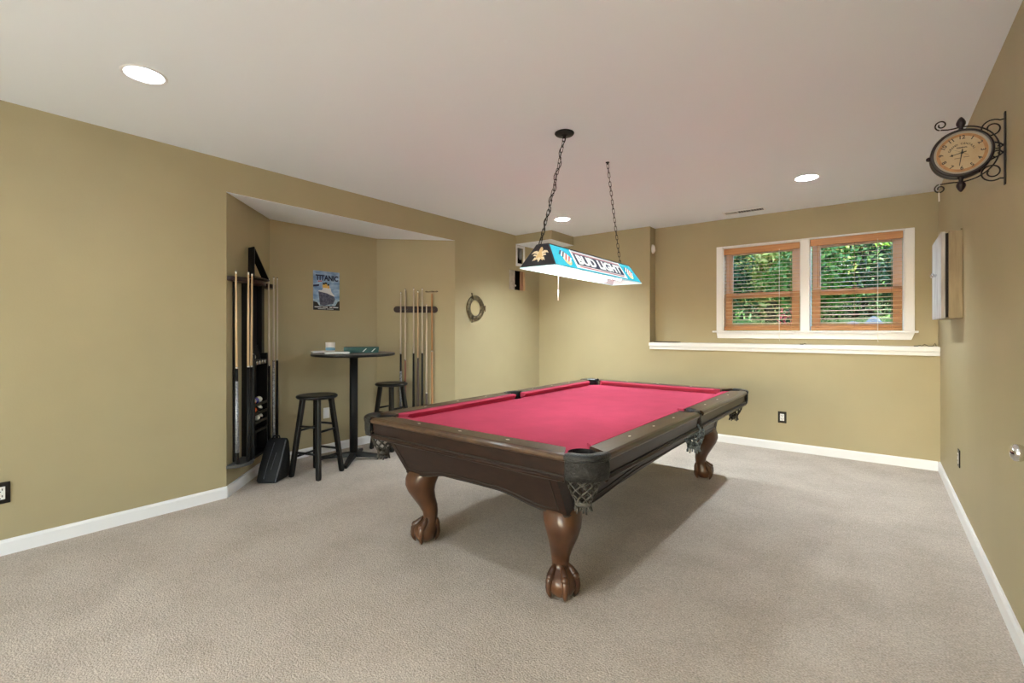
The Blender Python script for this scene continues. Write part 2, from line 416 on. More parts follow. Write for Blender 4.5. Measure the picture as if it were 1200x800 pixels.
# window casing, mullion, stool and apron
w = MB()
yc = YR - .018
w.box((-1.532, yc, WZ0), (WX0, YR-.0005, 2.303)); w.box((WX1, yc, WZ0), (.297, YR-.0005, 2.303)); w.box((WX0, yc, WZ1), (WX1, YR-.0005, 2.303))
w.box((MU0, yc-.004, WZ0), (MU1, YR+.169, WZ1))
w.box((WX0-.001, YR, WZ0), (WX0+.012, YR+.169, WZ1)); w.box((WX1-.012, YR, WZ0), (WX1+.001, YR+.169, WZ1)); w.box((WX0, YR, WZ1-.010), (WX1, YR+.169, WZ1+.001))
struct(w, 'trim_3', M['white'], bevel=.004)
w = MB(); w.box((-1.573, YR-.045, 1.275), (.324, YR+.169, WZ0)); 
w.prism([(-1.522, 1.207), (.272, 1.207), (.297, 1.275), (-1.532, 1.275)], 0, .017)
# the apron prism was drawn in x,z: stand it up
n0 = len(w.v)-8
for i in range(n0, n0+8):
    x, z, t = w.v[i]; w.v[i] = (x, YR-.0005-t, z)
struct(w, 'trim_4', M['white'], bevel=.004)

def window(idx, x0, x1):
    r = bpy.data.objects.new('window_%d' % idx, None); COL.objects.link(r); r['kind'] = 'structure'; r.location = (0, 0, 0)
    y0 = YR + .10
    zm = 1.715
    def sash(name, a, b, zb, zt, ya, m, stile, rb, rt):
        s = MB(); s.box((a, ya, zb), (a+stile, ya+.032, zt)); s.box((b-stile, ya, zb), (b, ya+.032, zt))
        s.box((a+stile, ya, zb), (b-stile, ya+.032, zb+rb)); s.box((a+stile, ya, zt-rt), (b-stile, ya+.032, zt))
        o = s.build(name, m, r, bevel=.003)
        MB().box((a+stile-.004, ya+.014, zb+rb-.004), (b-stile+.004, ya+.018, zt-rt+.004)).build('glass', M['glass'], o)
        return o
    sash('lower_sash', x0+.016, x1-.016, WZ0+.004, zm+.028, y0-.034, M['sashw'], .075, .07, .055)
    sash('upper_sash', x0+.016, x1-.016, zm-.028, WZ1-.014, y0+.002, M['sashp'], .075, .05, .07)
    MB().box(((x0+x1)/2-.03, y0-.05, zm+.0285), ((x0+x1)/2+.03, y0-.02, zm+.04)).build('sash_lock', M['brass'], r, bevel=.003)
    return r
window(1, WX0, MU0); window(2, MU1, WX1)

struct(MB().box((-18.0, YF-.2, H+.3), (12, 6.3, 7.2)).box((-18.0, YF-.2, -.3), (-5.0, 6.23, H+.3)).box((.7, YF-.2, -.3), (12, 6.23, H+.3)), 'wall_sunblock', M['sunblock'])  # unseen mass above and beside the room, added to shade the garden
# baseboards
def strip(poly, t, h, mb):
    P = [V((x, y)) for x, y in poly]; inn = []
    for i, p in enumerate(P):
        def nrm(a, b): d = (b-a).normalized(); return V((d.y, -d.x))
        if i == 0: o = nrm(P[0], P[1])*t
        elif i == len(P)-1: o = nrm(P[-2], P[-1])*t
        else:
            n1 = nrm(P[i-1], p); n2 = nrm(p, P[i+1]); o = (n1+n2); o = o * (t / max(.2, 1 + n1.dot(n2)))
        inn.append(p+o)
    for i in range(len(P)-1):
        a, b, c, d = P[i], P[i+1], inn[i+1], inn[i]
        mid = lambda u, v_, k: u + (v_-u)*k
        mb.prism([a, b, c, d], .0, h*.82)
        c2, d2 = mid(b, c, .55), mid(a, d, .55)
        vs = [(*a, h*.82), (*b, h*.82), (*c, h*.82), (*d, h*.82), (*a, h), (*b, h), (*c2, h), (*d2, h)]
        mb.add(vs, [(0,3,2,1),(4,5,6,7),(0,1,5,4),(1,2,6,5),(2,3,7,6),(3,0,4,7)], False)
for nm, poly in dict(baseboard_left=[(XL, YF+.02), A0], baseboard_alcove=[A0, A1, A2, A3], baseboard_corner=[A3, (XL, YB)],
                     baseboard_back=[(XL+.0155, YB), (XR-.0155, YB)], baseboard_right=[(XR, YB), (XR, YF+.02)]).items():
    b = MB(); strip(poly, .015, .088, b); struct(b, nm, M['white'])

# out-of-frame open door on the right, its knob just in frame
d = MB(); d.box((.413, 1.55, .012), (.449, 2.315, 2.03))
dr = struct(d, 'door_1', M['wall'], bevel=.003)
k = MB().m(0, True)
k.lathe([(.0001, 0), (.030, 0), (.031, .006), (.012, .010), (.011, .024), (.022, .03), (.0285, .042), (.027, .056), (.016, .064), (.0001, .066)], (.413, 2.235, .9), 24, (-1, 0, 0))
k.build('door_knob', M['chrome'], dr)['label'] = 'round chrome door knob'

# ------------------------------------------------------------------ pool table (9 ft)
TL, HW, HL, ZT = (-1.707, 3.167), .8175, 1.4475, .777
pt = thing('pool_table', 'large pool table with red felt, walnut rails and claw feet', 'pool table', (*TL, 0), -.007)
# bed
def oct_(hx, hy, cut, notch):
    p = []
    for sx, sy in ((1, -1), (1, 1), (-1, 1), (-1, -1)):
        a, b = (sx*hx, sy*(hy-cut)), (sx*(hx-cut), sy*hy)
        p += [a, b] if sx*sy > 0 else [b, a]
        if (sx, sy) == (1, -1): p += [(hx, -.07), (notch, -.055), (notch, .055), (hx, .07)]
        if (sx, sy) == (-1, 1): p += [(-hx, .07), (-notch, .055), (-notch, -.055), (-hx, -.07)]
    return p
MB().prism(oct_(.684, 1.318, .115, .64), .668, .734).build('bed', M['felt'], pt)
# rails and cushions: profile swept between two mitred ends. t = outward coordinate, u = along
def sweep(mb, prof, ends, place):
    # prof: list of (t, z); ends(t) -> (u0, u1); place(u, t, z)
    r0 = [place(ends(t)[0], t, z) for t, z in prof]; r1 = [place(ends(t)[1], t, z) for t, z in prof]
    mb.loft([r0, r1], True, True, False)
def lerp(a, b, k): return a + (b-a)*k
sides = []
for sx in (1, -1):
    for sy in (-1, 1):
        sides.append(('long', lambda u, t, z, sx=sx, sy=sy: (sx*t, sy*u, z)))
for sy in (-1, 1): sides.append(('short', lambda u, t, z, sy=sy: (u, sy*t, z)))
for kind, pl in sides:
    if kind == 'long':
        ti, to = .685, HW
        e = lambda t: (lerp(.066, .043, (t-ti)/(to-ti)), lerp(1.245, 1.315, (t-ti)/(to-ti)))
        ce = lambda t: (lerp(.066, .054, (t-.635)/.05), lerp(1.18, 1.228, (t-.635)/.05))
        cn = .635; sg = [.32, .635, .95]
    else:
        ti, to = 1.32, HL
        e = lambda t: (-lerp(.605, .675, (t-ti)/(to-ti)), lerp(.605, .675, (t-ti)/(to-ti)))
        ce = lambda t: (-lerp(.545, .593, (t-1.27)/.05), lerp(.545, .593, (t-1.27)/.05))
        cn = 1.27; sg = [-.3175, 0, .3175]
    r = MB()
    prof = [(ti, ZT-.004), (ti+.012, ZT), (to-.022, ZT), (to-.008, ZT-.004), (to-.001, ZT-.012), (to, ZT-.021), (to-.004, ZT-.030), (to-.014, ZT-.034), (ti, ZT-.034)]
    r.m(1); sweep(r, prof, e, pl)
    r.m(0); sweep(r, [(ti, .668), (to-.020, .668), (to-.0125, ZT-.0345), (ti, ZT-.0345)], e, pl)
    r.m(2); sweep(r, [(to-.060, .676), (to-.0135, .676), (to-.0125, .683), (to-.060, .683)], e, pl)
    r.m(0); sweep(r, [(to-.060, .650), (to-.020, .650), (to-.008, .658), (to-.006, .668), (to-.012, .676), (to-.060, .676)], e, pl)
    ro = r.build('rail', [M['wood'], M['woodsheen'], M['groove']], pt)
    for u in sg:
        tm = (ti+to)/2 - .005
        s_ = MB(); P = [pl(u+du, tm+dt, ZT) for du, dt in ((.013, 0), (0, .007), (-.013, 0), (0, -.007))]
        s_.add(P + [(p[0], p[1], ZT+.0012) for p in P], [(4,5,6,7), (0,1,5,4), (1,2,6,5), (2,3,7,6), (3,0,4,7)])
        s_.build('sight', M['ivory'], ro)
    c = MB(); sweep(c, [(cn+.05, ZT-.002), (cn+.012, ZT-.003), (cn+.003, ZT-.005), (cn, ZT-.009), (cn+.003, ZT-.015), (cn+.026, .734), (cn+.05, .734)], ce, pl)
    c.build('cushion', M['felt'], pt)

def net(mb, c, z0, z1, r0, r1, n=8, r=.0042):
    for sgn in (1, -1):
        for k_ in range(n):
            pts = []
            for i in range(9):
                q = i/8; a = 2*PI*k_/n + sgn*q*1.9
                rr = lerp(r0, r1, q) + .010*math.sin(PI*q)
                pts.append((c[0]+rr*math.cos(a), c[1]+rr*math.sin(a), lerp(z0, z1, q)))
            mb.tube(pts, r, 6)
    for q in (0, 1):
        rr = (r0, r1)[q]
        mb.tube([(c[0]+rr*math.cos(2*PI*i/20), c[1]+rr*math.sin(2*PI*i/20), (z0, z1)[q]) for i in range(20)], .006, 6, loop=True)
    # gathered collar and fringe
    mb.lathe([(r1, z1+.006), (r1+.006, z1-.002), (r1+.005, z1-.016), (r1-.006, z1-.02)], (c[0], c[1], 0), 18)
    for k_ in range(16):
        a = 2*PI*k_/16 + .1
        mb.tube([(c[0]+(r1-.002)*math.cos(a), c[1]+(r1-.002)*math.sin(a), z1-.016), (c[0]+(r1+.006)*math.cos(a), c[1]+(r1+.006)*math.sin(a), z1-.036-.006*(k_ % 3))], .0042, 5)

for sx in (1, -1):
    for sy in (-1, 1):
        cx, cy = .69, 1.32
        p = MB()
        a0, a1 = -.10, PI/2+.10
        n = 26
        S2 = Matrix.Diagonal((sx, sy, 1, 1))
        p.xf(S2)
        # leather apron band
        prof_o = [(.1275, .756), (.1285, .74), (.1285, .70), (.124, .668)]; prof_i = [(.117, .668), (.120, .70), (.120, .756)]
        p.m(1, True); p.lathe(prof_o+prof_i+[prof_o[0]], (cx, cy, 0), n, a0=a0, a1=a1)
        for a in (a0, a1):
            vs = [(cx+q*math.cos(a), cy+q*math.sin(a), z) for q, z in prof_o+prof_i]; p.add(vs, [tuple(range(len(vs)))], False)
        # rolled rim
        p.m(0); b0, b1 = -.12, PI/2+.12
        rim = [(.1325, .757), (.1335, .765), (.131, .774), (.122, .7805), (.108, .782), (.090, .779), (.070, .775), (.064, .765), (.064, .69), (.068, .69), (.070, .757)]
        p.lathe(rim+[rim[0]], (cx, cy, 0), n, a0=b0, a1=b1)
        for a in (b0, b1):
            vs = [(cx+q*math.cos(a), cy+q*math.sin(a), z) for q, z in rim]; p.add(vs, [tuple(range(len(vs)))], False)
        # inner liner and bottom
        p.lathe([(.0635, .765), (.0635, .66), (.058, .655), (.0635, .655), (.068, .66), (.068, .70)], (cx, cy, 0), 24)
        p.tube([(cx+.128*math.cos(a0+(a1-a0)*i/20), cy+.128*math.sin(a0+(a1-a0)*i/20), .753) for i in range(21)], .004, 6)
        po = p.build('pocket', [M['leather'], M['leatherb'] if sx > 0 > sy else M['leather']], pt)
        q = MB(); net(q, (sx*(cx+.012), sy*(cy+.012)), .664, .556, .070, .032)
        q.build('net', M['net'] if sx > 0 else M['netdark'], po)
    # side pockets
    p = MB().xf(Matrix.Diagonal((sx, 1, 1, 1))).m(0, True)
    cx = .715
    ang0, ang1 = -PI/2-.25, PI/2+.25
    rim = [(.086, .758), (.089, .768), (.085, .778), (.074, .782), (.060, .779), (.053, .770), (.053, .69), (.057, .69), (.060, .758)]
    p.lathe(rim+[rim[0]], (cx, 0, 0), 24, a0=ang0, a1=ang1)
    for a in (ang0, ang1):
        vs = [(cx+q*math.cos(a), q*math.sin(a), z) for q, z in rim]; p.add(vs, [tuple(range(len(vs)))], False)
    p.m(1).lathe([(.090, .758), (.092, .72), (.092, .665), (.086, .64), (.080, .64), (.084, .665), (.084, .758), (.090, .758)], (cx+.008, 0, 0), 16, a0=-.42, a1=.42)
    po = p.build('pocket', [M['leather'], M['leatherb']], pt)
    q = MB(); net(q, (sx*.765, 0), .655, .556, .060, .036, r=.0055)
    q.tube([(sx*.80, -.035, .70), (sx*.822, -.03, .655), (sx*.81, -.045, .62)], .007, 6)
    q.build('net', M['netblue'], po)

# cabinet body: flared box with arched lower edges
def body_ring(hx, hy, zf, n=16):
    pts = []
    for i in range(n): x = lerp(-hx, hx, i/n); pts.append((x, -hy, x, 's'))
    for i in range(n): y = lerp(-hy, hy, i/n); pts.append((hx, y, y, 'l'))
    for i in range(n): x = lerp(hx, -hx, i/n); pts.append((x, hy, x, 's'))
    for i in range(n): y = lerp(hy, -hy, i/n); pts.append((-hx, y, y, 'l'))
    return pts
def zb(u, k, hx, hy):
    half = hx if k == 's' else hy
    edge = .24 if k == 's' else .42
    a = min(1, max(0, (half-abs(u))/ (half) ))
    e = edge/half
    q = 0 if a < e*.5 else min(1, (a-e*.5)/(1-e*.5)*1.6)
    return .428 + (.055 if k == 's' else .045)*(q*q*(3-2*q))
NB = 28
top = body_ring(.592, 1.385, 0, NB); bot = body_ring(.574, 1.252, 0, NB)
b = MB()
zt_ = .652
def bod(fr):   # fr 0 = top, 1 = bottom
    out = []
    for t, q in zip(top, bot):
        z = lerp(zt_, zb(q[2], q[3], .574, 1.252), fr)
        kz = (zt_-z)/(zt_-.428)
        out.append((lerp(t[0], q[0], kz), lerp(t[1], q[1], kz), z))
    return out
b.loft([bod(0), bod(.5), bod(1)], True, True, False)
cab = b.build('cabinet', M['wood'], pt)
# panel grooves on the cabinet faces
g = MB()
def face_pt(side, u, fr, off=.001):
    # side: 0 near short, 1 right long, 2 far short, 3 left long; u in -1..1
    hx, hy = .574, 1.252
    uu = u*(hx if side in (0, 2) else hy)
    z = lerp(zt_, zb(uu, 's' if side in (0, 2) else 'l', hx, hy), fr); kz = (zt_-z)/(zt_-.428)
    if side in (0, 2):
        sgn = -1 if side == 0 else 1; return (u*lerp(.592, .574, kz), sgn*(lerp(1.385, 1.252, kz)+off), z)
    sgn = 1 if side == 1 else -1; return (sgn*(lerp(.592, .574, kz)+off), u*lerp(1.385, 1.252, kz), z)
for side in range(4):
    spans = [(-.93, .93)] if side in (0, 2) else [(-.94, -.06), (.06, .94)]
    for u0, u1 in spans:
        pts = [face_pt(side, lerp(u0, u1, i/24), .86) for i in range(25)] + [face_pt(side, u1, .5), face_pt(side, u1, .12)] + \
              [face_pt(side, lerp(u1, u0, i/24), .10) for i in range(25)] + [face_pt(side, u0, .5)]
        g.tube(pts, .0035, 5, loop=True)
    g.tube([face_pt(side, lerp(-1, 1, i/30), .985) for i in range(31)], .005, 5)
g.build('panel_groove', M['groove'], cab)

# carved cabriole leg with ball and claw foot
def leg(sx, sy):
    b = MB().m(0, True)
    ux, uy = sx/math.sqrt(2), sy/math.sqrt(2)
    ang = math.atan2(uy, ux)
    spine = [(.458, -.004, .080, .6), (.425, .004, .086, .5), (.395, .016, .089, .35), (.355, .026, .085, .2), (.315, .022, .076, .1), (.27, .004, .065, 0), (.225, -.018, .055, 0),
             (.185, -.030, .047, 0), (.150, -.032, .0425, 0), (.132, -.024, .044, 0), (.118, -.012, .054, 0), (.100, -.002, .064, 0), (.08, 0, .070, 0), (.06, 0, .071, 0), (.04, 0, .066, 0), (.022, 0, .054, 0), (.010, 0, .036, 0)]
    rings = []
    n = 24
    for z, o, r, sq in spine:
        ring = []
        for k_ in range(n):
            a = 2*PI*k_/n
            e = 1 + sq*.22*abs(math.sin(2*a))**1.5
            # ridge along the outward edge of the knee
            rid = 1 + .10*max(0, math.cos(a-ang))**6*(1 if .2 < z < .44 else .3)
            ring.append((ux*o + r*e*rid*math.cos(a), uy*o + r*e*rid*math.sin(a), z))
        rings.append(ring)
    b.loft(rings, True, True, True)
    for da in (0, 1.25, -1.25, PI):       # toes gripping the ball
        a = ang+da; ca, sa = math.cos(a), math.sin(a)
        o = -.022
        pts = [(ux*o+.032*ca, uy*o+.032*sa, .152), (ux*o*.8+.047*ca, uy*o*.8+.047*sa, .133), (ux*o*.3+.062*ca, uy*o*.3+.062*sa, .112), (.072*ca, .072*sa, .088),
               (.076*ca, .076*sa, .062), (.073*ca, .073*sa, .040), (.067*ca, .067*sa, .022), (.060*ca, .060*sa, .004)]
        b.tube(pts, [.009, .016, .0195, .0175, .0155, .0145, .011, .004], 10)
        b.sphere((.066*ca, .066*sa, .108), .019, 8); b.sphere((.074*ca, .074*sa, .050), .0155, 8)
    return b
for sx in (1, -1):
    for sy in (-1, 1):
        leg(sx, sy).build('leg', M['woodleg'], pt, (sx*.494, sy*1.175, 0))

# ------------------------------------------------------------------ pendant light over the table
LC = (-1.640, 3.045, 1.686); LR = math.radians(1.3)
hb, lb, ht, lt, hz = .128, .68, .043, .622, .142
lamp = thing('pendant_light', 'long cyan lettered pool table light hanging from two chains', 'light', LC, LR)
s = MB()
def fr(hx, hy, z): return [(-hx, -hy, z), (hx, -hy, z), (hx, hy, z), (-hx, hy, z)]
o0, o1 = fr(hb, lb, 0), fr(ht, lt, hz); i0, i1 = fr(hb-.004, lb-.004, 0), fr(ht-.004, lt-.004, hz-.004)
s.m(0); s.add(o0+o1, [(0,1,5,4), (1,2,6,5), (2,3,7,6), (3,0,4,7), (4,5,6,7)], False)
s.m(1); s.add(i0+i1, [(0,4,5,1), (1,5,6,2), (2,6,7,3), (3,7,4,0), (4,7,6,5)], False)
s.m(1); s.add(o0+i0, [(0,4,5,1), (1,5,6,2), (2,6,7,3), (3,7,4,0)], False)
shade = s.build('shade', [M['shadedark'], M['shadein']], lamp, recalc=False)
r = MB()
loop = [(-hb, -lb, 0), (hb, -lb, 0), (hb, lb, 0), (-hb, lb, 0)]
for a, b_ in zip(loop, loop[1:]+loop[:1]): r.tube([a, b_], .0042, 6)
r.build('rim', M['rimw'], shade)
# dark corner edging and top edging
r = MB()
for k_ in range(4): r.tube([o0[k_], o1[k_]], .0035, 6); r.tube([o1[k_], o1[(k_+1) % 4]], .0045, 6)
r.build('edging', M['shadedark'], shade)
slant = math.hypot(hb-ht, hz)
def side_panel(sx):
    ex = (0, sx, 0); ey = V((-sx*(hb-ht), 0, hz)).normalized()
    X = frame_mat((sx*hb, 0, 0), ex, ey)     # u along the lamp (reads left to right), v up the slope, z outward
    hs = lambda v: lerp(lb, lt, v/slant)
    def poly(pts, z0, z1, mb): 
        mb.xf(X).prism(pts, z0, z1); mb.xf()
    v0, v1 = .008, slant-.006
    p = MB(); poly([(-hs(v0)+.006, v0), (hs(v0)-.006, v0), (hs(v1)-.006, v1), (-hs(v1)+.006, v1)], .001, .003, p)
    po = p.build('side_panel', M['cyan'], lamp)
    # white bordered centre field with grey top, red and blue stripes
    sk = .022
    def para(u0, u1, a, b_): return [(u0-sk*(slant-a)/slant, a), (u1+sk*(slant-a)/slant, a), (u1+sk*(slant-b_)/slant, b_), (u0-sk*(slant-b_)/slant, b_)]
    p = MB(); poly(para(-.385, .385, .014, .158), .0032, .0042, p); f_ = p.build('name_field', M['lgrey'], po)
    p = MB()
    for u0, u1, a, b_ in ((-.385, .385, .016, .022), (-.385, .385, .147, .151), (-.385, -.375, .014, .158), (.375, .385, .014, .158), (-.37, .37, .034, .038)): poly(para(u0, u1, a, b_), .0044, .005, p)
    p.build('white_border', M['lwhite'], po)
    p = MB(); poly(para(-.372, .372, .026, .033), .0044, .005, p); poly(para(-.372, .372, .136, .141), .0044, .005, p); p.build('red_stripe', M['lred'], po)
    p = MB(); poly(para(-.362, .362, .040, .132), .0046, .0054, p); p.build('name_plate', M['navy'], po)
    vs, fs = text_mb('BUD LIGHT', .1, .0006, .0045, 1.0)
    vs = fit(vs, .69, .078)
    vs = [(v[0]+.04*(v[1])*1.2, v[1]+.086, v[2]+.0068) for v in vs]
    p = MB(); p.xf(X).add(vs, fs); p.build('lettering', M['lwhite'], po)
    for uc in (-.50, .50):
        e = MB(); cs = []
        e.xf(X)
        e.m(1).prism(arc(uc+.012, .068, .047, 0, 2*PI, 20)[:-1], .0036, .0044)
        for k_, (du, dv, mi_) in enumerate([(-.045, .034, 2), (-.030, .026, 0), (-.018, .022, 2), (-.008, .012, 0), (.004, .006, 3), (.018, -.002, 0), (.030, -.008, 3), (.042, -.016, 0)]):
            hgt = .038 - abs(k_-4)*.002
            e.m(mi_).prism([(uc+du-.005-.020, .078+dv-hgt+.014), (uc+du+.006-.020, .078+dv-hgt+.008), (uc+du+.012+.020, .078+dv+hgt-.014), (uc+du+.001+.020, .078+dv+hgt-.008)], .0045+.0002*k_, .0054+.0002*k_)
        e.xf(); e.build('emblem', [M['lwhite'], M['lyel'], M['navy'], M['lred']], po)
side_panel(1); side_panel(-1)
def end_panel(sy):
    ex = (-sy, 0, 0); ey = V((0, -sy*(lb-lt), hz)).normalized(); sl = math.hypot(lb-lt, hz)
    X = frame_mat((0, sy*lb, 0), ex, ey)
    p = MB().xf(X).prism([(-hb+.006, .006), (hb-.006, .006), (ht-.004, sl-.005), (-ht+.004, sl-.005)], .001, .003)
    po = p.build('end_panel', M['endp'], lamp)
    e = MB().xf(X); cy = .080
    e.m(0).prism([(0, cy-.050), (.012, cy-.030), (.030, cy-.044), (.026, cy-.016), (.022, cy+.004), (.012, cy+.024), (.016, cy+.034), (.006, cy+.052), (-.004, cy+.052), (-.010, cy+.036), (-.014, cy+.022), (-.022, cy+.004), (-.026, cy-.014), (-.032, cy-.040), (-.014, cy-.030)], .0032, .0045)
    for q in (1, -1):
        e.m(1)
        e.prism([(q*.010, cy+.016), (q*.026, cy+.028), (q*.048, cy+.024), (q*.062, cy+.006), (q*.046, cy+.012), (q*.030, cy+.008), (q*.016, cy+.002)], .0047, .0058)
        e.prism([(q*.018, cy-.002), (q*.040, cy+.004), (q*.048, cy-.006), (q*.032, cy-.008), (q*.020, cy-.012)], .0047, .0058)
        e.prism([(q*.014, cy-.022), (q*.034, cy-.018), (q*.046, cy-.042), (q*.028, cy-.034)], .0047, .0058)
    e.m(1).prism([(0, cy-.052), (.014, cy-.026), (0, cy-.018), (-.014, cy-.026)], .0047, .0058)
    e.xf(); e.build('emblem', [M['gold'], M['goldl']], po)
end_panel(-1); end_panel(1)
for q in (-1, 1):
    t = MB().tube([(q*.062, -.61, .0165), (q*.062, .40, .0165)], .0125, 12); t.build('fluorescent_tube', M['tube'], lamp)
b = MB(); b.box((-.065, .42, .03), (.065, .50, .10)); b.build('ballast_box', M['greyl'], lamp, bevel=.004)
b = MB(); b.box((-.03, .515, .03), (.035, .60, .09)); b.build('starter_box', M['lgrey'], lamp, bevel=.004)
inv = (Matrix.Translation(LC) @ Matrix.Rotation(LR, 4, 'Z')).inverted()
def chain(p0, p1, sag, name, llen=.046):
    p0, p1 = V(p0), V(p1); L = (p1-p0).length; n = int(L/(llen*.80))
    b = MB().m(0, True)
    pts = [p0.lerp(p1, i/n) + V((0, 0, -sag*math.sin(PI*i/n))) for i in range(n+1)]
    for i in range(n):
        a, c = pts[i], pts[i+1]; d = (c-a).normalized(); mid = (a+c)/2
        u = d.orthogonal().normalized(); 
        rot = .6 + (PI/2)*(i % 2) + .25*math.sin(i*1.7)
        w_ = d.cross(u); side = u*math.cos(rot)+w_*math.sin(rot)
        hl, hr = llen*.5-.0075, .0085
        lp = []
        for k_ in range(14):
            an = 2*PI*k_/14
            off = hl if math.cos(an) > 0 else -hl
            lp.append(mid + d*(off+hr*math.cos(an)*.9) + side*hr*math.sin(an))
        b.tube(lp, .0021, 5, loop=True)
    return b
def lampspace(mb):
    mb.v = [tuple(inv @ V(p)) for p in mb.v]; return mb
c1a, c1b = (-1.665, 2.744, H-.02), (-1.638, 2.412, LC[2]+hz+.004)
c2a, c2b = (-1.686, 3.432, H-.012), (-1.655, 3.60, LC[2]+hz+.004)
lampspace(chain(c1a, c1b, .035, 'c', .05)).build('chain', M['blackm'], lamp)
lampspace(chain(c2a, c2b, .004, 'c', .042)).build('chain', M['blackm'], lamp)
# electric wire woven through the near chain
P0, P1 = V(c1a), V(c1b); wire = []
for i in range(41):
    q = i/40; p = P0.lerp(P1, q) + V((0, 0, -.035*math.sin(PI*q))); wire.append(p + V((.012*math.sin(q*31), .010*math.cos(q*27), 0)))
lampspace(MB().tube(wire, .0028, 6)).build('wire', M['blackm'], lamp)
b = MB().m(0, True).lathe([(.0001, H-.001), (.064, H-.001), (.066, H-.006), (.060, H-.014), (.030, H-.018), (.012, H-.022), (.010, H-.036), (.0001, H-.038)], (c1a[0], c1a[1], 0), 32)
lampspace(b).build('canopy', M['blackm'], lamp)
b = MB().m(0, True).lathe([(.0001, H-.0005), (.016, H-.0005), (.014, H-.006), (.005, H-.010), (.004, H-.02), (.0001, H-.022)], (c2a[0], c2a[1], 0), 20)
lampspace(b).build('ceiling_hook', M['blackm'], lamp)
b = MB().tube([(-.02, -.40, .085), (-.019, -.40, 0), (-.020, -.402, -.12)], .0022, 6).tube([(-.02, -.402, -.12), (-.0205, -.402, -.19)], .0042, 8)
b.build('pull_cord', M['ivory'], lamp)

# ------------------------------------------------------------------ recessed downlights
def downlight(x, y, label, deep=.076, lit='ledb'):
    t = thing('recessed_downlight', label, 'ceiling light', (x, y, H), 0, 'recessed downlights in the ceiling')
    b = MB().m(0, True).lathe([(.0835, .002), (.0835, -.0005), (.086, -.004), (.098, -.005), (.102, -.0005)], (0, 0, 0), 48)
    b.build('trim_ring', M['white'], t)
    if deep:
        b = MB().m(0, True).lathe([(.0835, .0005), (.0835, .03), (.082, .08), (.075, .125), (.0001, .127)], (0, 0, 0), 48)
        b.build('reflector_can', M['can'], t)
        b = MB().m(0, True).lathe([(.0001, deep), (.030, deep+.002), (.052, deep+.01), (.060, deep+.02), (.060, deep+.032), (.0001, deep+.034)], (0, 0, 0), 40)
        b.build('bulb', M[lit], t)
    else:
        b = MB().m(0, True).lathe([(.0001, -.052), (.030, -.049), (.055, -.038), (.070, -.018), (.0725, .002), (.0725, .012), (.0001, .013)], (0, 0, 0), 48)
        b.build('diffuser', M[lit], t)
    return t
downlight(-3.022, .788, 'round lit recessed downlight at upper left, largest and nearest in view', .045, 'leda')
downlight(-.482, 4.84, 'round recessed downlight in front of the ceiling vent and window')
downlight(-2.982, 4.865, 'round recessed downlight beside the corner soffit, behind the chains', .076, 'ledc')
downlight(-.482, .788, 'round recessed downlight overhead near the camera, outside the frame', 0, 'ledn')
downlight(-3.022, -2.6, 'round fill downlight added behind the camera on the left, outside the frame', 0, 'led')  # extra lamp, added to brighten the near end of the room
downlight(-.482, -2.6, 'round fill downlight added behind the camera on the right, outside the frame', 0, 'led')  # second unseen lamp, put in to lift the foreground brightness

# ceiling vent
t = thing('ceiling_vent', 'white three-section air vent in the ceiling above the window', 'vent', (-1.172, 5.765, H), .0)
b = MB(); b.box((-.215, -.075, -.007), (.215, -.052, -.0005)); b.box((-.215, .052, -.007), (.215, .075, -.0005)); b.box((-.215, -.052, -.007), (-.195, .052, -.0005)); b.box((.195, -.052, -.007), (.215, .052, -.0005))
b.box((-.068, -.052, -.006), (-.060, .052, -.0005)); b.box((.066, -.052, -.006), (.074, .052, -.0005))
b.build('frame', M['white'], t, bevel=.002)
MB().box((-.06, -.05, -.0025), (.195, .05, -.0005)).build('opening', M['grey'], t)
MB().box((-.195, -.05, -.0025), (-.068, .05, -.0005)).build('opening', M['greyl'], t)
b = MB()
for i in range(15):
    x = -.185 + i*.026
    b.xf(Matrix.Translation((x, 0, -.004)) @ Matrix.Rotation(.8 if x < -.06 else -.6, 4, 'Y')); b.box((-.0045, -.05, -.0004), (.0045, .05, .0004))
b.xf(); b.build('louvres', M['greyl'], t)

# ------------------------------------------------------------------ bar stools
def stool(loc, rz, label, name='bar_stool'):
    t = thing(name, label, 'stool', loc, rz, 'black bar stools')
    b = MB().m(0, True).lathe([(.0001, .688), (.150, .688), (.168, .692), (.177, .702), (.177, .710), (.170, .718), (.150, .7205), (.10, .716), (.0001, .713)], (0, 0, 0), 36)
    b.build('seat', M['blackwood'], t)
    top_r, bot_r = .118, .212
    def at(k_, z): r_ = lerp(bot_r, top_r, z/.69); a = PI/4 + k_*PI/2; return V((r_*math.cos(a), r_*math.sin(a), z))
    for k_ in range(4):
        p0, p1 = at(k_, 0), at(k_, .69)
        a = PI/4 + k_*PI/2
        rings = []
        for q, hwid in ((0, .0165), (.03, .0185), (.5, .0195), (1, .0195)):
            c = p0.lerp(p1, q); ex = V((math.cos(a+PI/4), math.sin(a+PI/4), 0)); ey = V((-ex.y, ex.x, 0))
            rings.append([c+ex*hwid+ey*hwid, c-ex*hwid+ey*hwid, c-ex*hwid-ey*hwid, c+ex*hwid-ey*hwid])
        MB().loft(rings, True, True, False).build('leg', M['blackwood'], t, bevel=.004)
    for k_ in range(4):
        for z in ((.175, .405) if k_ % 2 == 0 else (.215, .445)):
            MB().tube([at(k_, z), at((k_+1) % 4, z)], [.0105, .0105], 8).build('rung', M['blackwood'], t)
    return t
stool((-4.015, 2.325, 0), math.radians(-27-45), 'black wooden bar stool beside the black bag, fully in view')
stool((-4.27, 3.355, 0), math.radians(8), 'black wooden bar stool behind the pool table corner, under the wall cues')

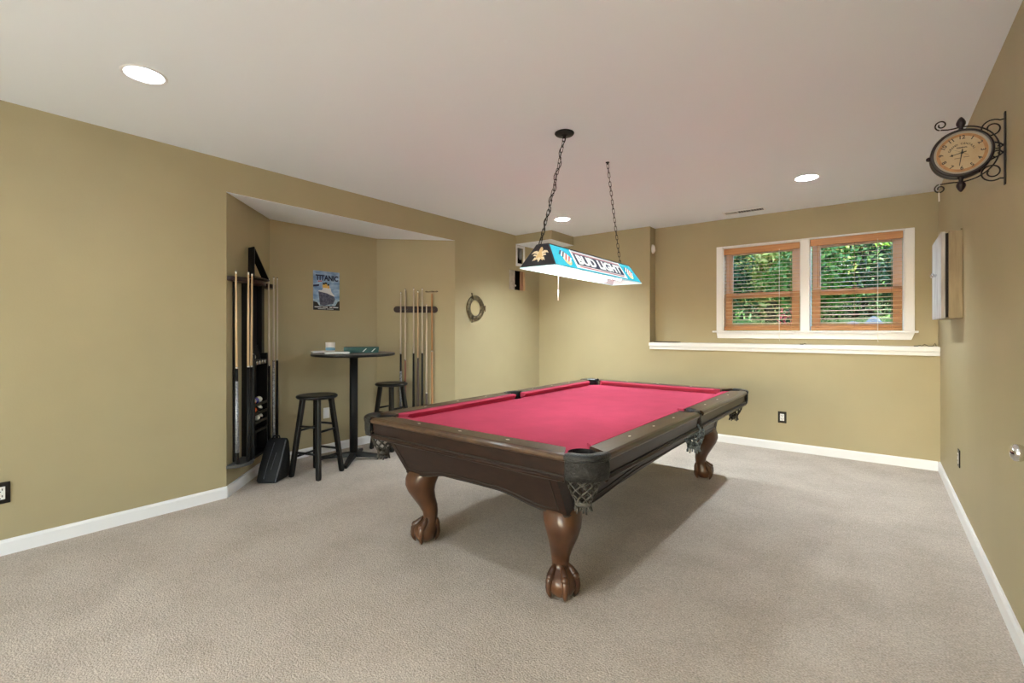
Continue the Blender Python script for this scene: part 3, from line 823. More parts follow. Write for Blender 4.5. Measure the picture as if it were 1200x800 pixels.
# ------------------------------------------------------------------ bar table
TC = (-4.18, 2.815)
t = thing('pub_table', 'tall round black pedestal table in the alcove', 'table', (*TC, 0), 0)
b = MB().m(0, True).lathe([(.0001, 1.046), (.392, 1.046), (.402, 1.05), (.404, 1.060), (.402, 1.070)], (0, 0, 0), 56)
b.m(1).lathe([(.402, 1.070), (.396, 1.0745), (.0001, 1.075)], (0, 0, 0), 56)
b.build('tabletop', [M['black'], M['tabletop']], t)
MB().m(0, True).lathe([(.0001, .06), (.040, .06), (.040, 1.03), (.0001, 1.03)], (0, 0, 0), 24).build('pedestal', M['blackm'], t)
MB().m(0, True).lathe([(.040, 1.022), (.075, 1.026), (.13, 1.038), (.13, 1.0455), (.0001, 1.0455)], (0, 0, 0), 24).build('top_plate', M['black'], t)
b = MB()
for k_ in range(4):
    a = math.radians(-47) + k_*PI/2; ca, sa = math.cos(a), math.sin(a)
    rings = []
    for q, z0, z1, hw_ in ((.02, .03, .078, .036), (.07, .028, .075, .034), (.20, .020, .056, .029), (.31, .010, .040, .026), (.345, .008, .032, .022)):
        c = V((q*ca, q*sa, 0)); n_ = V((-sa, ca, 0))*hw_
        rings.append([c-n_+V((0,0,z0)), c+n_+V((0,0,z0)), c+n_*.8+V((0,0,z1)), c-n_*.8+V((0,0,z1))])
    b.loft(rings, True, True, False)
    b.lathe([(.0001, 0), (.018, 0), (.018, .012), (.0001, .014)], (.32*ca, .32*sa, 0), 12)
b.build('base', M['blackm'], t, bevel=.006)

def cam_px(px, py, z):   # place small things on the table from measured directions
    th = math.atan(427/555.2); a = (px-600)/555.2; q = (387-py)/555.2
    k_ = (z-1.30)/q; return V(((a*math.cos(th)-math.sin(th))*k_, (a*math.sin(th)+math.cos(th))*k_, z))
Z1 = 1.0752
view = math.atan2(2.815, -4.18) + PI/2       # direction across the line of sight
t = thing('magazine', 'thick white edged magazine with dark cover lying flat on the pub table', 'magazine', (-4.400, 2.610, Z1), view+PI+.2)
MB().box((-.105, -.08, 0), (.105, .08, .004)).build('back_cover', M['bookd'], t)
MB().box((-.103, -.078, .004), (.103, .078, .016)).build('pages', M['paper'], t)
b = MB().box((-.105, -.08, .016), (.105, .08, .019)); o = b.build('cover', M['pinkw'], t)
MB().box((-.09, -.06, .019), (-.01, .02, .0196)).build('cover_picture', M['paperb'], o)
t = thing('notebook', 'thin white notebook lying in front of the teal box on the pub table', 'notebook', (-4.140, 2.600, Z1), view+PI+.1)
MB().box((-.11, -.08, .002), (.11, .08, .016)).build('pages', M['paper'], t)
MB().box((-.112, -.082, 0), (.112, .082, .002)).build('back_cover', M['bookd'], t)
MB().box((-.112, -.082, .016), (.112, .082, .018)).build('cover', M['paper'], t)
t = thing('cup', 'short white cup with a blue wave standing on the magazine', 'cup', (-4.355, 2.665, Z1+.0198), 0)
MB().m(0, True).lathe([(.0001, 0), (.040, 0), (.044, .004), (.046, .084), (.044, .085), (.042, .082), (.040, .006), (.0001, .005)], (0, 0, 0), 28).build('body', M['pinkw'], t)
b = MB().m(0, True)
rings = [[(.0452*math.cos(2*PI*k_/28), .0452*math.sin(2*PI*k_/28), .006) for k_ in range(28)], [(.0464*math.cos(2*PI*k_/28), .0464*math.sin(2*PI*k_/28), .026+.010*math.sin(2*PI*k_/28+2.2)) for k_ in range(28)]]
b.loft(rings, True, False, True).build('wave_print', M['paperb'], t)
t = thing('game_box', 'flat dark teal box with white slanted marks on the pub table', 'box', (-4.165, 2.90, Z1), view+PI-.05)
MB().box((-.165, -.10, 0), (.165, .10, .045)).build('tray', M['teal'], t, bevel=.002)
MB().box((-.168, -.103, .022), (.168, .103, .056)).build('lid', M['teal'], t, bevel=.002)
for u in (.03, .115):
    b = MB().prism([(u-.022, .012), (u-.010, .010), (u+.024, .044), (u+.010, .042)], 0, .001)
    b.v = [(x, -.1045-t_, z) for x, z, t_ in b.v]
    b.build('white_mark', M['paper'], t)

# ------------------------------------------------------------------ poster
def px_poster():
    t = thing('poster', 'blue ocean liner poster on the alcove wall above the pub table', 'poster', (A1[0], 2.803, 1.722), PI/2)
    # local x to the right seen from the room, local -y towards the room, z up
    X = frame_mat((0, -.001, 0), (1, 0, 0), (0, 0, 1))
    W2, H2 = .153, .206
    def P(pts, z0, z1, name, m): MB().xf(X).prism(pts, z0, z1).build(name, m, t)
    P([(-W2, -H2), (W2, -H2), (W2, H2), (-W2, H2)], 0, .002, 'sheet', M['sky'])
    P([(-W2, -H2+.045), (W2, -H2+.045), (W2, -.10), (.07, -.085), (-.02, -.105), (-W2, -.09)], .0021, .0026, 'sea', M['sea'])
    P([(-W2, -H2), (W2, -H2), (W2, -H2+.046), (-W2, -H2+.046)], .0028, .0032, 'caption_band', M['pblack'])
    P([(-W2, -H2+.046), (-.085, -H2+.046), (-.11, -.125), (-W2, -.115)], .0028, .0032, 'wave', M['pblack'])
    P([(.10, -H2+.046), (W2, -H2+.046), (W2, -.105), (.13, -.11)], .0028, .0032, 'wave', M['pblack'])
    P([(-.095, -.008), (-.078, -.150), (-.03, -.158), (.075, -.135), (.098, -.085), (.085, -.055), (.0, -.022)], .0034, .0038, 'hull', M['phull'])
    P([(-.097, .0), (-.095, -.010), (.0, -.026), (.085, -.058), (.090, -.050), (.072, -.030), (.055, -.010), (-.03, .006)], .0040, .0044, 'deck', M['pwhite'])
    P([(-.055, .004), (.055, -.012), (.045, .028), (.02, .040), (-.035, .045)], .0042, .0046, 'superstructure', M['pwhite'])
    for u, w_, h0, h1 in ((-.035, .013, .030, .082), (-.010, .014, .030, .088), (.018, .012, .026, .074)):
        P([(u-w_, h0), (u+w_, h0), (u+w_*.95, h1-.018), (u-w_*.95, h1-.018)], .0048, .0051, 'funnel', M['pyel'])
        P([(u-w_*.95, h1-.018), (u+w_*.95, h1-.018), (u+w_*.9, h1), (u-w_*.9, h1)], .0048, .0051, 'funnel_top', M['pblack'])
    P([(-.153, .035), (-.09, .045), (-.085, .065), (-.153, .055)], .0030, .0033, 'cloud', M['pnavy'])
    P([(-.10, .088), (-.055, .095), (-.052, .105), (-.098, .102)], .0030, .0033, 'flag', M['pred'])
    vs, fs = text_mb('TITANIC', .07, .0003, .003); vs = fit(vs, .262, .060)
    MB().xf(X).add([(v[0]+.004, v[1]+.136, v[2]+.004) for v in vs], fs).build('title', M['pnavy'], t)
    b = MB().xf(X)
    for u0, u1 in ((-.138, -.06), (-.052, .012), (.032, .066), (.074, .135)): b.prism([(u0, -.180), (u1, -.180), (u1, -.170), (u0, -.170)], .0034, .0037)
    for u0, u1 in ((-.10, -.01), (.0, .08)): b.prism([(u0, -.196), (u1, -.196), (u1, -.191), (u0, -.191)], .0034, .0037)
    b.build('caption_line', M['pwhite'], t)
px_poster()

# ------------------------------------------------------------------ cues
def cue(p0, p1, label, shaft, butt, split, r0=.0145, r1=.0062, wrap=None, tip=True, group=None, name='pool_cue', cat='cue'):
    """p0 butt end, p1 tip end; split = fraction of the length that is butt"""
    p0, p1 = V(p0), V(p1)
    t = thing(name, label, cat, p0, 0, group)
    d = p1-p0; P = lambda q: d*q; R = lambda q: lerp(r0, r1, q**.9)
    MB().tube([P(0), P(.004), P(split)], [r0*.8, r0, R(split)], 10).build('butt', M[butt], t)
    if wrap: MB().tube([P(split*wrap[1]), P(split*wrap[2])], [R(split*wrap[1])+.0012, R(split*wrap[2])+.0012], 10).build('wrap', M[wrap[0]], t)
    MB().tube([P(split), P(.985)], [R(split)*.97, R(.985)], 10).build('shaft', M[shaft], t)
    MB().tube([P(split-.004), P(split+.004)], [R(split)+.0006]*2, 10).build('joint_ring', M['chrome'], t)
    if tip:
        MB().tube([P(.985), P(.996)], [r1, r1], 10).build('ferrule', M['ivory'], t)
        MB().tube([P(.996), P(1.0)], [r1, r1*.7], 10).build('tip', M['tipc'], t)
    return t

# right hand wall rack
dR = (V((*A3, 0))-V((*A2, 0))).normalized(); nR = V((dR.y, -dR.x, 0))
def RW(u, off, z): p = V((*A2, 0)) + dR*u + nR*off; return V((p.x, p.y, z))
XRk = lambda z: frame_mat(RW(0, .001, z), dR, (0, 0, 1))
rack = thing('cue_rack', 'short mahogany wall bar holding seven cues at the alcove right wall', 'cue rack', RW(.455, 0, 0), 0)
ri = Matrix.Translation(rack.location).inverted()
def rbuild(mb, name, m, **k): mb.v = [tuple(ri @ V(p)) for p in mb.v]; return mb.build(name, m, rack, **k)
def stad(u0, u1, zc, h): return arc(u1-h, zc, h, -PI/2, PI/2, 10) + arc(u0+h, zc, h, PI/2, 3*PI/2, 10)
cu_u = [.280, .332, .428, .478, .528, .578, .643]
for zc, nm in ((1.547, 'top_bar'), (.30, 'bottom_bar')):
    b = MB().xf(XRk(0)); b.prism(stad(.196, .709, zc, .038), 0, .022); b.xf(); rbuild(b, nm, M['mahog'], bevel=.004)
for u in cu_u:
    b = MB().xf(XRk(0)); b.box((u-.018, 1.543, .0215), (u+.018, 1.551, .0245))
    for q in (-1, 1): b.box((u+q*.018-.004, 1.543, .0215), (u+q*.018+.004, 1.551, .046))
    b.xf(); rbuild(b, 'cue_clip', M['black'])
b = MB().xf(XRk(0)); b.box((.205, .283, .022), (.70, .296, .065)); b.xf(); rbuild(b, 'butt_shelf', M['mahog'], bevel=.003)
gR = 'cues on the alcove right wall rack'
spec = [(.280, 1.752, 'pale', 'black', .50, ('silver', .15, .72), 'pale cue with grey patterned butt, leftmost on the alcove right wall rack'),
        (.332, 1.787, 'pale', 'redbutt', .44, None, 'pale cue with reddish brown butt, second from left on the right wall rack'),
        (.428, 1.798, 'pale', 'black', .49, None, 'pale cue with black butt, third from left on the right wall rack'),
        (.478, 1.768, 'maple', 'brownbutt', .46, None, 'tan cue with dark brown butt between two black butted cues on wall rack'),
        (.528, 1.798, 'pale', 'black', .49, None, 'pale cue with black butt, third from right on the right wall rack'),
        (.578, 1.610, 'pale', 'brownbutt', .20, None, 'shortest pale cue with black tip, second from right on wall rack')]
for u, zt2, sh, bu, sp, wr, lab in spec:
    cue(RW(u, .047, .2975), RW(u, .038, zt2), lab, sh, bu, sp, wrap=wr, group=gR)
t = cue(RW(.643, .047, .2975), RW(.640, .038, 1.755), 'orange brown bridge stick with a flat cross head, rightmost on wall rack', 'orange', 'orange', .52, r0=.013, r1=.009, tip=False, group=gR, name='bridge_stick', cat='bridge stick')
h0 = V(t.location)
b = MB(); X = XRk(0)
b.xf(X); hd = [(.560, 1.755), (.572, 1.768), (.600, 1.762), (.640, 1.770), (.68, 1.764), (.700, 1.772), (.716, 1.760), (.700, 1.752), (.64, 1.750), (.575, 1.748)]
b.prism(hd, .034, .042); b.xf(); b.v = [tuple(V(p)-h0) for p in b.v]; b.build('bridge_head', M['brass'], t)

# left hand rack: floor standing height wall rack with cabinet and two cue wings
dL = (V((*A1, 0))-V((*A0, 0))).normalized(); nL = V((-dL.y, dL.x, 0))
nL = nL if nL.x > 0 else -nL
def LW(u, off, z): p = V((*A0, 0)) + dL*u + nL*(off+.001); return V((p.x, p.y, z))
lrack = thing('cue_rack', 'tall black rack cabinet with cue wings beside the black bag', 'cue rack', LW(.42, 0, 0), 0)
li = Matrix.Translation(lrack.location).inverted()
def lb_(mb, name, m, parent=None, **k): mb.v = [tuple(li @ V(p)) for p in mb.v]; return mb.build(name, m, parent or lrack, **k)
XLk = lambda z: frame_mat(LW(0, 0, z), dL, nL) if dL.cross(nL).z > 0 else None
def Lbox(mb, u0, o0_, z0, u1, o1_, z1):
    P = [LW(u, o, 0) for u, o in ((u0, o0_), (u1, o0_), (u1, o1_), (u0, o1_))]
    return mb.prism([(p.x, p.y) for p in P], z0, z1)
def Lpoly(mb, pts, z0, z1):
    P = [LW(u, o, 0) for u, o in pts]; return mb.prism([(p.x, p.y) for p in P], z0, z1)
C0, C1 = .275, .575
b = MB(); Lbox(b, C0, 0, .22, C1, .012, 1.72); lb_(b, 'back_panel', M['black'])
for a, c in ((C0, C0+.018), (C1-.018, C1)):
    b = MB(); Lbox(b, a, .012, .22, c, .10, 1.10); Lbox(b, a, .012, 1.10, c, .055, 1.72); lb_(b, 'side_panel', M['black'], bevel=.002)
b = MB(); Lpoly(b, [(C0, .012)]+[(lerp(C0, C1, i/12), .085+.028*math.sin(PI*i/12)) for i in range(13)]+[(C1, .012)], 1.695, 1.73); lb_(b, 'crown_board', M['mahog'], bevel=.003)
for cu_, nm in ((.135, 'cue_holder'), (.705, 'cue_holder')):
    b = MB(); Lpoly(b, [(cu_+.132*math.cos(PI*i/18), .110*math.sin(PI*i/18)) for i in range(19)], 1.69, 1.725); lb_(b, nm, M['mahog'], bevel=.004)
    b = MB(); Lpoly(b, [(cu_+.145*math.cos(PI*i/18), .140*math.sin(PI*i/18)) for i in range(19)], .222, .247); lb_(b, 'butt_tray', M['mahog'] if cu_ > .4 else M['grey'], bevel=.004)
    b = MB(); Lbox(b, cu_-.03, 0, .247, cu_+.03, .012, 1.69); lb_(b, 'spine', M['black'])
# cup shelf with round cups, ball racks
b = MB(); Lbox(b, C0+.018, .012, 1.005, C1-.018, .098, 1.045); sh_ = lb_(b, 'cup_shelf', M['blackwood'], bevel=.002)
for i in range(4):
    b = MB().m(0, True).lathe([(.0001, 0), (.017, 0), (.0185, .003), (.014, .006), (.0001, .004)], LW(.335+i*.058, .098, 1.024), 16, tuple(nL)); lb_(b, 'cup', M['chrome'], sh_); 
    sh_.children[-1].location = -V(sh_.location)
shelf_z = [.43, .505, .580, .655]
for z in shelf_z:
    b = MB(); Lbox(b, C0+.018, .012, z, C1-.018, .094, z+.010); Lbox(b, C0+.018, .094, z, C1-.018, .100, z+.022); lb_(b, 'ball_shelf', M['blackwood'])
b = MB(); Lbox(b, C0, .012, .22, C1, .10, .24); lb_(b, 'bottom_board', M['black'])

BR = .0286
def ball(u, z, label, base, stripe=None):
    o = thing('billiard_ball', label, 'ball', LW(u, .060, z+BR+.0105), 0, 'billiard balls in the rack cabinet')
    mb = mat('ball_'+label.split()[0]+str(len(bpy.data.materials)), base, .12, coat=.5)
    MB().sphere((0, 0, 0), BR, 14).build('ball_body', mb, o)
    if stripe:
        ms = mat('ball_band'+str(len(bpy.data.materials)), stripe, .12, coat=.5)
        X = V((0, 0, 1)).rotation_difference(V((.5, .3, .8)).normalized()).to_matrix().to_4x4()
        b = MB().m(0, True).xf(X).lathe([(BR*math.cos(a)*1.012, BR*math.sin(a)*1.012) for a in [(-.5+i*.1) for i in range(11)]], (0, 0, 0), 20); b.build('band', ms, o)
ball(.345, .655, 'white ball with orange band, nearest on the top ball shelf', (.75, .68, .58), (.70, .22, .08))
ball(.405, .655, 'dark blue ball between two pale balls on the top ball shelf', (.03, .03, .22))
ball(.475, .655, 'cream white ball, farthest on the top ball shelf', (.72, .72, .62))
ball(.360, .580, 'orange red ball, nearest on the middle ball shelf', (.75, .14, .04))
ball(.480, .580, 'white and black striped ball, farthest on the middle ball shelf', (.6, .6, .55), (.03, .03, .03))
ball(.425, .505, 'small bright white ball below the middle ball shelf', (.8, .8, .76))
ball(.488, .505, 'white and black ball, farthest on the lower ball shelf', (.75, .74, .68), (.02, .02, .02))
ball2 = thing('cue_ball', 'plain white cue ball on the cup shelf of the black rack', 'ball', LW(.328, .062, 1.0455+BR), 0)
MB().sphere((0, 0, 0), BR, 14).build('ball_body', M['ivory'], ball2)
t = thing('photo_frame', 'small dark empty frame leaning inside the black rack', 'frame', LW(.46, .052, 1.046), 0)
b = MB(); X = frame_mat((0, 0, 0), dL, (V((0, 0, 1)) - nL*.22).normalized())
b.xf(X); b.box((-.065, 0, 0), (-.057, .125, .008)); b.box((.057, 0, 0), (.065, .125, .008)); b.box((-.057, 0, 0), (.057, .008, .008)); b.box((-.057, .117, 0), (.057, .125, .008)); b.xf()
b.build('frame_border', M['blackm'], t)
MB().xf(X).box((-.057, .008, .001), (.057, .117, .003)).build('backing', M['black'], t)

gL = 'cues in the black alcove rack'
def arcpos(cu_, ph, a=.150, b_=.128): return (cu_-a*math.cos(ph), b_*math.sin(ph))
Lc = [(arcpos(.135, .55), 'maple', 'black', .50, ('silver', .12, .86), 'cue with long grey butt at the left end of the black rack', 1.765),
      (arcpos(.135, 1.30), 'maple', 'black', .50, None, 'pale maple cue, second from the left on the black rack', 1.77),
      (arcpos(.135, 1.72), 'maple', 'black', .50, None, 'pale maple cue left of the cabinet opening of the black rack', 1.765),
      (arcpos(.705, .85), 'pale', 'black', .48, None, 'pale cue beside the cabinet opening on its right', 1.775),
      (arcpos(.705, 1.25), 'pale', 'silver', .50, None, 'pale cue with grey butt at right wing of the black rack', 1.79),
      (arcpos(.705, 1.95), 'pale', 'black', .50, None, 'pale cue with black butt, farthest right on the black rack', 1.795)]
for (u, o_), sh, bu, sp, wr, lab, zt2 in Lc:
    k_ = .94
    cu_ = .135 if u < .4 else .705
    ub = cu_ + (u-cu_)*.82
    cue(LW(ub, min(o_, .118), .2485), LW(u, o_, zt2), lab, sh, bu, sp, wrap=wr, group=gL)

# triangle rack on top of the cabinet, leaning on the wall
t = thing('ball_triangle', 'black wooden triangle ball rack on top of the black cue rack', 'triangle rack', LW(.39, .085, 1.7305), 0)
A_, B_, C_ = LW(.225, .095, 1.7425)-V(t.location), LW(.555, .095, 1.7425)-V(t.location), LW(.40, .030, 2.01)-V(t.location)
b = MB()
for p, q in ((A_, B_), (B_, C_), (C_, A_)):
    d = (q-p).normalized(); n_ = (B_-A_).cross(C_-A_).normalized(); s_ = d.cross(n_)
    rings = [[c + s_*a + n_*e for a, e in ((-.008, -.026), (.008, -.026), (.008, .026), (-.008, .026))] for c in (p-d*.006, q+d*.006)]
    b.loft(rings, True, True, False)
b.build('triangle_frame', M['blackwood'], t, bevel=.003)

# ------------------------------------------------------------------ bag
t = thing('soft_bag', 'black wedge shaped soft bag on the floor below the cue rack', 'bag', (0, 0, 0), 0)
b0, b1 = V((-4.168, 1.853, 0)), V((-4.024, 1.960, 0)); bk = V((-.124, .182, 0))
t.location = b0
e0 = V((0, 0, 0)); e1 = b1-b0; e2 = e1+bk; e3 = bk.copy()
up = .345
rings = []
for q in (0, .06, .3, .6, .9, 1.0):
    sh_ = q*.80
    ins = {0: .012, .06: 0, .3: -.004, .6: -.004, .9: .002, 1.0: .012}[q]
    wx = e1.normalized(); dy = bk.normalized()
    z = q*up + .002
    f0 = e0 + bk*sh_; f1 = e1 + bk*sh_
    g0, g1 = e3, e2
    rings.append([f0+wx*ins+dy*ins+V((0,0,z)), f1-wx*ins+dy*ins+V((0,0,z)), g1-wx*ins-dy*ins+V((0,0,z)), g0+wx*ins-dy*ins+V((0,0,z))])
b = MB(); b.loft(rings, True, True, True)
bag = b.build('body', M['bagc'], t, bevel=.018)
b = MB()
fp = lambda u, v_: e0.lerp(e1, u) + bk*(v_*.80) + V((0, 0, v_*up+.004)) - bk.normalized()*.005
b.tube([fp(.36, .10), fp(.38, .5), fp(.44, .9)], .003, 6); b.tube([fp(.60, .30), fp(.64, .55), fp(.66, .68)], .003, 6)
b.build('zip', M['bagpipe'], t)
MB().tube([fp(.965, .03), fp(.975, .5), fp(.975, .97)], .0055, 6).build('piping', M['bagpipe'], t)
MB().tube([fp(.30, .97)+V((0, 0, .004)), fp(.36, 1.0)+V((0, 0, .022)), fp(.62, 1.0)+V((0, 0, .022)), fp(.68, .97)+V((0, 0, .004))], .007, 8).build('handle', M['bagc'], t)

# ------------------------------------------------------------------ outlets
def outlet(loc, rz, label, duplex=True):
    t = thing('wall_outlet', label, 'outlet', loc, rz)
    MB().box((-.041, -.007, -.062), (.041, -.0005, .062)).build('cover_plate', M['platew'], t, bevel=.003)
    MB().box((-.020, -.010, -.037), (.020, -.007, .037)).build('receptacle', M['trim_off'], t, bevel=.002)
    b = MB()
    for z in (-.019, .019):
        b.box((-.010, -.0108, z-.004), (-.006, -.0098, z+.008)); b.box((.006, -.0108, z-.004), (.010, -.0098, z+.008)); b.box((-.003, -.0108, z-.013), (.003, -.0098, z-.008))
    b.build('slot', M['grey'], t)
outlet((-.812, YB, .356), 0, 'dark framed outlet on the back wall beyond the pool table')
outlet((XR, 4.600, .393), -PI/2, 'dark framed outlet low on the right wall')
outlet((XL, .366, .360), PI/2, 'dark framed outlet cut by the left edge of the frame')
t = thing('wall_outlet', 'small white outlet on the alcove wall behind the bar stool', 'outlet', (A1[0], 2.80, .42), PI/2)
MB().box((-.036, -.006, -.057), (.036, -.0005, .057)).build('cover_plate', M['trim_off'], t, bevel=.003)
MB().box((-.018, -.009, -.034), (.018, -.006, .034)).build('receptacle', M['white'], t, bevel=.002)

# motion sensor on the reveal
t = thing('motion_sensor', 'white rounded motion sensor high on the wall corner by the lamp', 'sensor', (JX, 5.972, 2.352), 0)
b = MB().m(0, True)
b.sphere((0, 0, 0), .06, 14, (.55, .80, 1.0)); b.v = [(max(.0005, p[0]), p[1], p[2]) for p in b.v]
b.build('housing', M['white'], t)
MB().sphere((.022, 0, -.018), .026, 10, (.6, .9, .9)).build('lens', M['trim_off'], t)

# ------------------------------------------------------------------ porthole mirror
t = thing('porthole_mirror', 'round bronze porthole mirror on the left wall', 'mirror', (XL, 4.447, 1.580), PI/2)
X = frame_mat((0, -.001, 0), (1, 0, 0), (0, 0, 1))
b = MB().m(0, True).xf(X).lathe([(.098, 0), (.150, 0), (.160, .006), (.160, .014), (.150, .020), (.140, .018), (.128, .026), (.112, .026), (.100, .018), (.098, .008)], (0, 0, 0), 48); b.xf()
ring = b.build('ring', M['brass'], t)
b = MB().xf(X)
for k_ in range(8):
    a = PI/8 + k_*PI/4
    b.m(0, True).sphere((.148*math.cos(a), .148*math.sin(a), .019), .007, 8)
b.xf(); b.build('rivet', M['brass'], ring)
b = MB().xf(X).lathe([(.0001, .006), (.100, .006)], (0, 0, 0), 48, smooth=False); b.xf(); b.build('mirror_glass', M['mirror'], t)
for a in (2.05, -2.05):
    ca, sa = math.cos(a), math.sin(a)
    b = MB().xf(X).m(0, True).tube([(.110*ca, .110*sa, .028), (.155*ca, .155*sa, .030), (.195*ca*1.0, .195*sa, .034)], [.010, .009, .007], 8)
    b.sphere((.197*ca, .197*sa, .034), .014, 8, (1.2, .7, .9)); b.xf(); b.build('clamp', M['brass'], t)
b = MB().xf(X); b.box((.148, -.028, .004), (.176, .028, .028)); b.m(0, True).tube([(.172, -.038, .018), (.172, .038, .018)], .008, 8); b.xf(); b.build('hinge', M['brass'], t)

# ------------------------------------------------------------------ station clock
t = thing('station_clock', 'round two-sided bracket clock with aged dial on the right wall', 'clock', (XR, 3.08, 2.13), 0)
CX, CZ = -.150, .004
def circ(cx, cz, r, y, n=40, a0=0, a1=2*PI): return [(cx+r*math.cos(a0+(a1-a0)*i/n), y, cz+r*math.sin(a0+(a1-a0)*i/n)) for i in range(n+1)]
X = frame_mat((CX, 0, CZ), (1, 0, 0), (0, 0, 1)) @ Matrix.Scale(.92, 4)     # z of this frame points to -y (towards the camera)
b = MB().m(0, True).xf(X)
b.lathe([(.105, -.036), (.117, -.036), (.122, -.030), (.119, -.018), (.114, 0), (.119, .018), (.122, .030), (.117, .037), (.108, .038), (.105, .033)], (0, 0, 0), 56)
b.lathe([(.0001, -.032), (.106, -.032)], (0, 0, 0), 48, smooth=False); b.xf()
b.build('housing', M['plum'], t)
b = MB().m(0, True).xf(X).lathe([(.098, .0305), (.106, .0345), (.108, .036), (.107, .0375), (.099, .0335)], (0, 0, 0), 56); b.xf(); b.build('bezel', M['bezel'], t)
b = MB().xf(X).lathe([(.0001, .031), (.104, .031)], (0, 0, 0), 48, smooth=False); b.xf(); dial = b.build('dial', M['dial'], t)
b = MB().xf(X).lathe([(.084, .0313), (.097, .0313)], (0, 0, 0), 48, smooth=False); b.xf(); b.build('minute_track', M['dialo'], dial)
for k_ in range(1, 13):
    a = PI/2 - k_*PI/6
    vs, fs = text_mb(str(k_), .026, .0001, .0006)
    b = MB().xf(X @ Matrix.Translation((.078*math.cos(a), .078*math.sin(a), .0318)) @ Matrix.Rotation(a-PI/2 if k_ < 4 or k_ > 8 else a+PI/2, 4, 'Z')); b.add(vs, fs)
    b.build('numeral', M['ink'], dial)
b = MB(); word = 'GRAND CENTRAL'
for i, ch in enumerate(word):
    if ch == ' ': continue
    a = math.radians(lerp(158, 22, i/(len(word)-1)))
    vs, fs = text_mb(ch, .013, .0001, .0003)
    b.xf(X @ Matrix.Translation((.050*math.cos(a), .050*math.sin(a)-.004, .0318)) @ Matrix.Rotation(a-PI/2, 4, 'Z')); b.add(vs, fs)
vs, fs = text_mb('TERMINAL', .009, .0001, .0004); b.xf(X @ Matrix.Translation((0, .026, .0318))); b.add(vs, fs)
b.xf(X); b.box((-.028, -.027, .0316), (-.006, -.025, .032)); b.box((.006, -.025, .0316), (.028, -.023, .032)); b.xf()
b.build('dial_lettering', M['ink'], dial)
def hand(name, a, L, w_, z, tail=.018, spade=False):
    b = MB().xf(X @ Matrix.Rotation(a, 4, 'Z'))
    b.prism([(-tail, -w_), (L*.95, -w_*.5), (L, 0), (L*.95, w_*.5), (-tail, w_)], z, z+.0006)
    if spade: b.prism([(L*.66, 0), (L*.78, -.007), (L*.92, 0), (L*.78, .007)], z+.0002, z+.0009)
    b.xf(); return b.build(name, M['ink'], t)
hand('hour_hand', math.radians(193), .048, .0024, .0325, spade=True)
hand('minute_hand', math.radians(262), .068, .0026, .0336)
hand('second_hand', math.radians(148), .060, .0005, .0346, .03)
hub = MB().xf(X).lathe([(.0001, .037), (.005, .036), (.005, .0322)], (0, 0, 0), 12); hub.xf(); hub.build('hand_hub', M['ink'], t)
# finials
for sgn in (1, -1):
    b = MB().m(0, True).lathe([(.0001, .106), (.013, .106), (.015, .112), (.009, .118), (.008, .128), (.013, .133), (.0175, .142), (.0175, .152), (.012, .165), (.005, .175), (.0001, .178)], (CX, 0, CZ), 18, (0, 0, sgn))
    b.build('finial', M['plum'], t)
b = MB().m(0, True).lathe([(.0001, .108), (.009, .108), (.011, .116), (.007, .124), (.0001, .126)], (CX, 0, CZ), 12, (-1, 0, 0)); b.build('knob', M['plum'], t)
# wall bar and scrolls
b = MB(); b.box((-.007, -.011, -.166), (-.0005, .011, .166)); b.build('wall_bar', M['iron'], t, bevel=.002)
def spiral(cx, cz, r0, r1, a0, turns, n=36): return [(cx+lerp(r0, r1, i/n)*math.cos(a0+turns*2*PI*i/n), 0, cz+lerp(r0, r1, i/n)*math.sin(a0+turns*2*PI*i/n)) for i in range(n+1)]
b = MB().m(0, True)
ringp = circ(CX, CZ, .130, 0, 40, math.radians(-100), math.radians(100))
b.tube(ringp, .0032, 6)
e_ = ringp[-1]; b.tube([e_, (CX-.045, 0, CZ+.128), (CX-.072, 0, CZ+.133)], .003, 6)
b.tube(spiral(CX-.070, CZ+.156, .024, .008, -PI/2-.2, -1.3), .003, 6)
e_ = ringp[0]; b.tube([e_, (CX-.045, 0, CZ-.128), (CX-.074, 0, CZ-.129)], .003, 6)
b.tube(spiral(CX-.074, CZ-.150, .022, .007, PI/2+.2, 1.3), .003, 6)
b.build('ring_scroll', M['iron'], t)
b = MB().m(0, True)
for sgn in (1, -1):
    sp = spiral(-.045, sgn*.100, .045, .014, 0, sgn*1.6, 44)
    b.tube([(-.006, 0, sgn*.135)] + [p for p in sp[4:]], .0032, 6)
    b.tube([(-.088, 0, sgn*.092), (-.080, 0, sgn*.064), (-.045, 0, sgn*.040), (-.018, 0, sgn*.026), (-.006, 0, sgn*.012)], .0032, 6)
    b.tube(spiral(-.030, sgn*.022, .020, .007, 0, -sgn*1.2, 24), .003, 6)
b.build('wall_scroll', M['iron'], t)
b = MB().m(0, True).tube([(CX-.078, 0, CZ-.165), (CX-.077, 0, CZ-.21)], .003, 6); b.build('tag_string', M['ivory'], t)

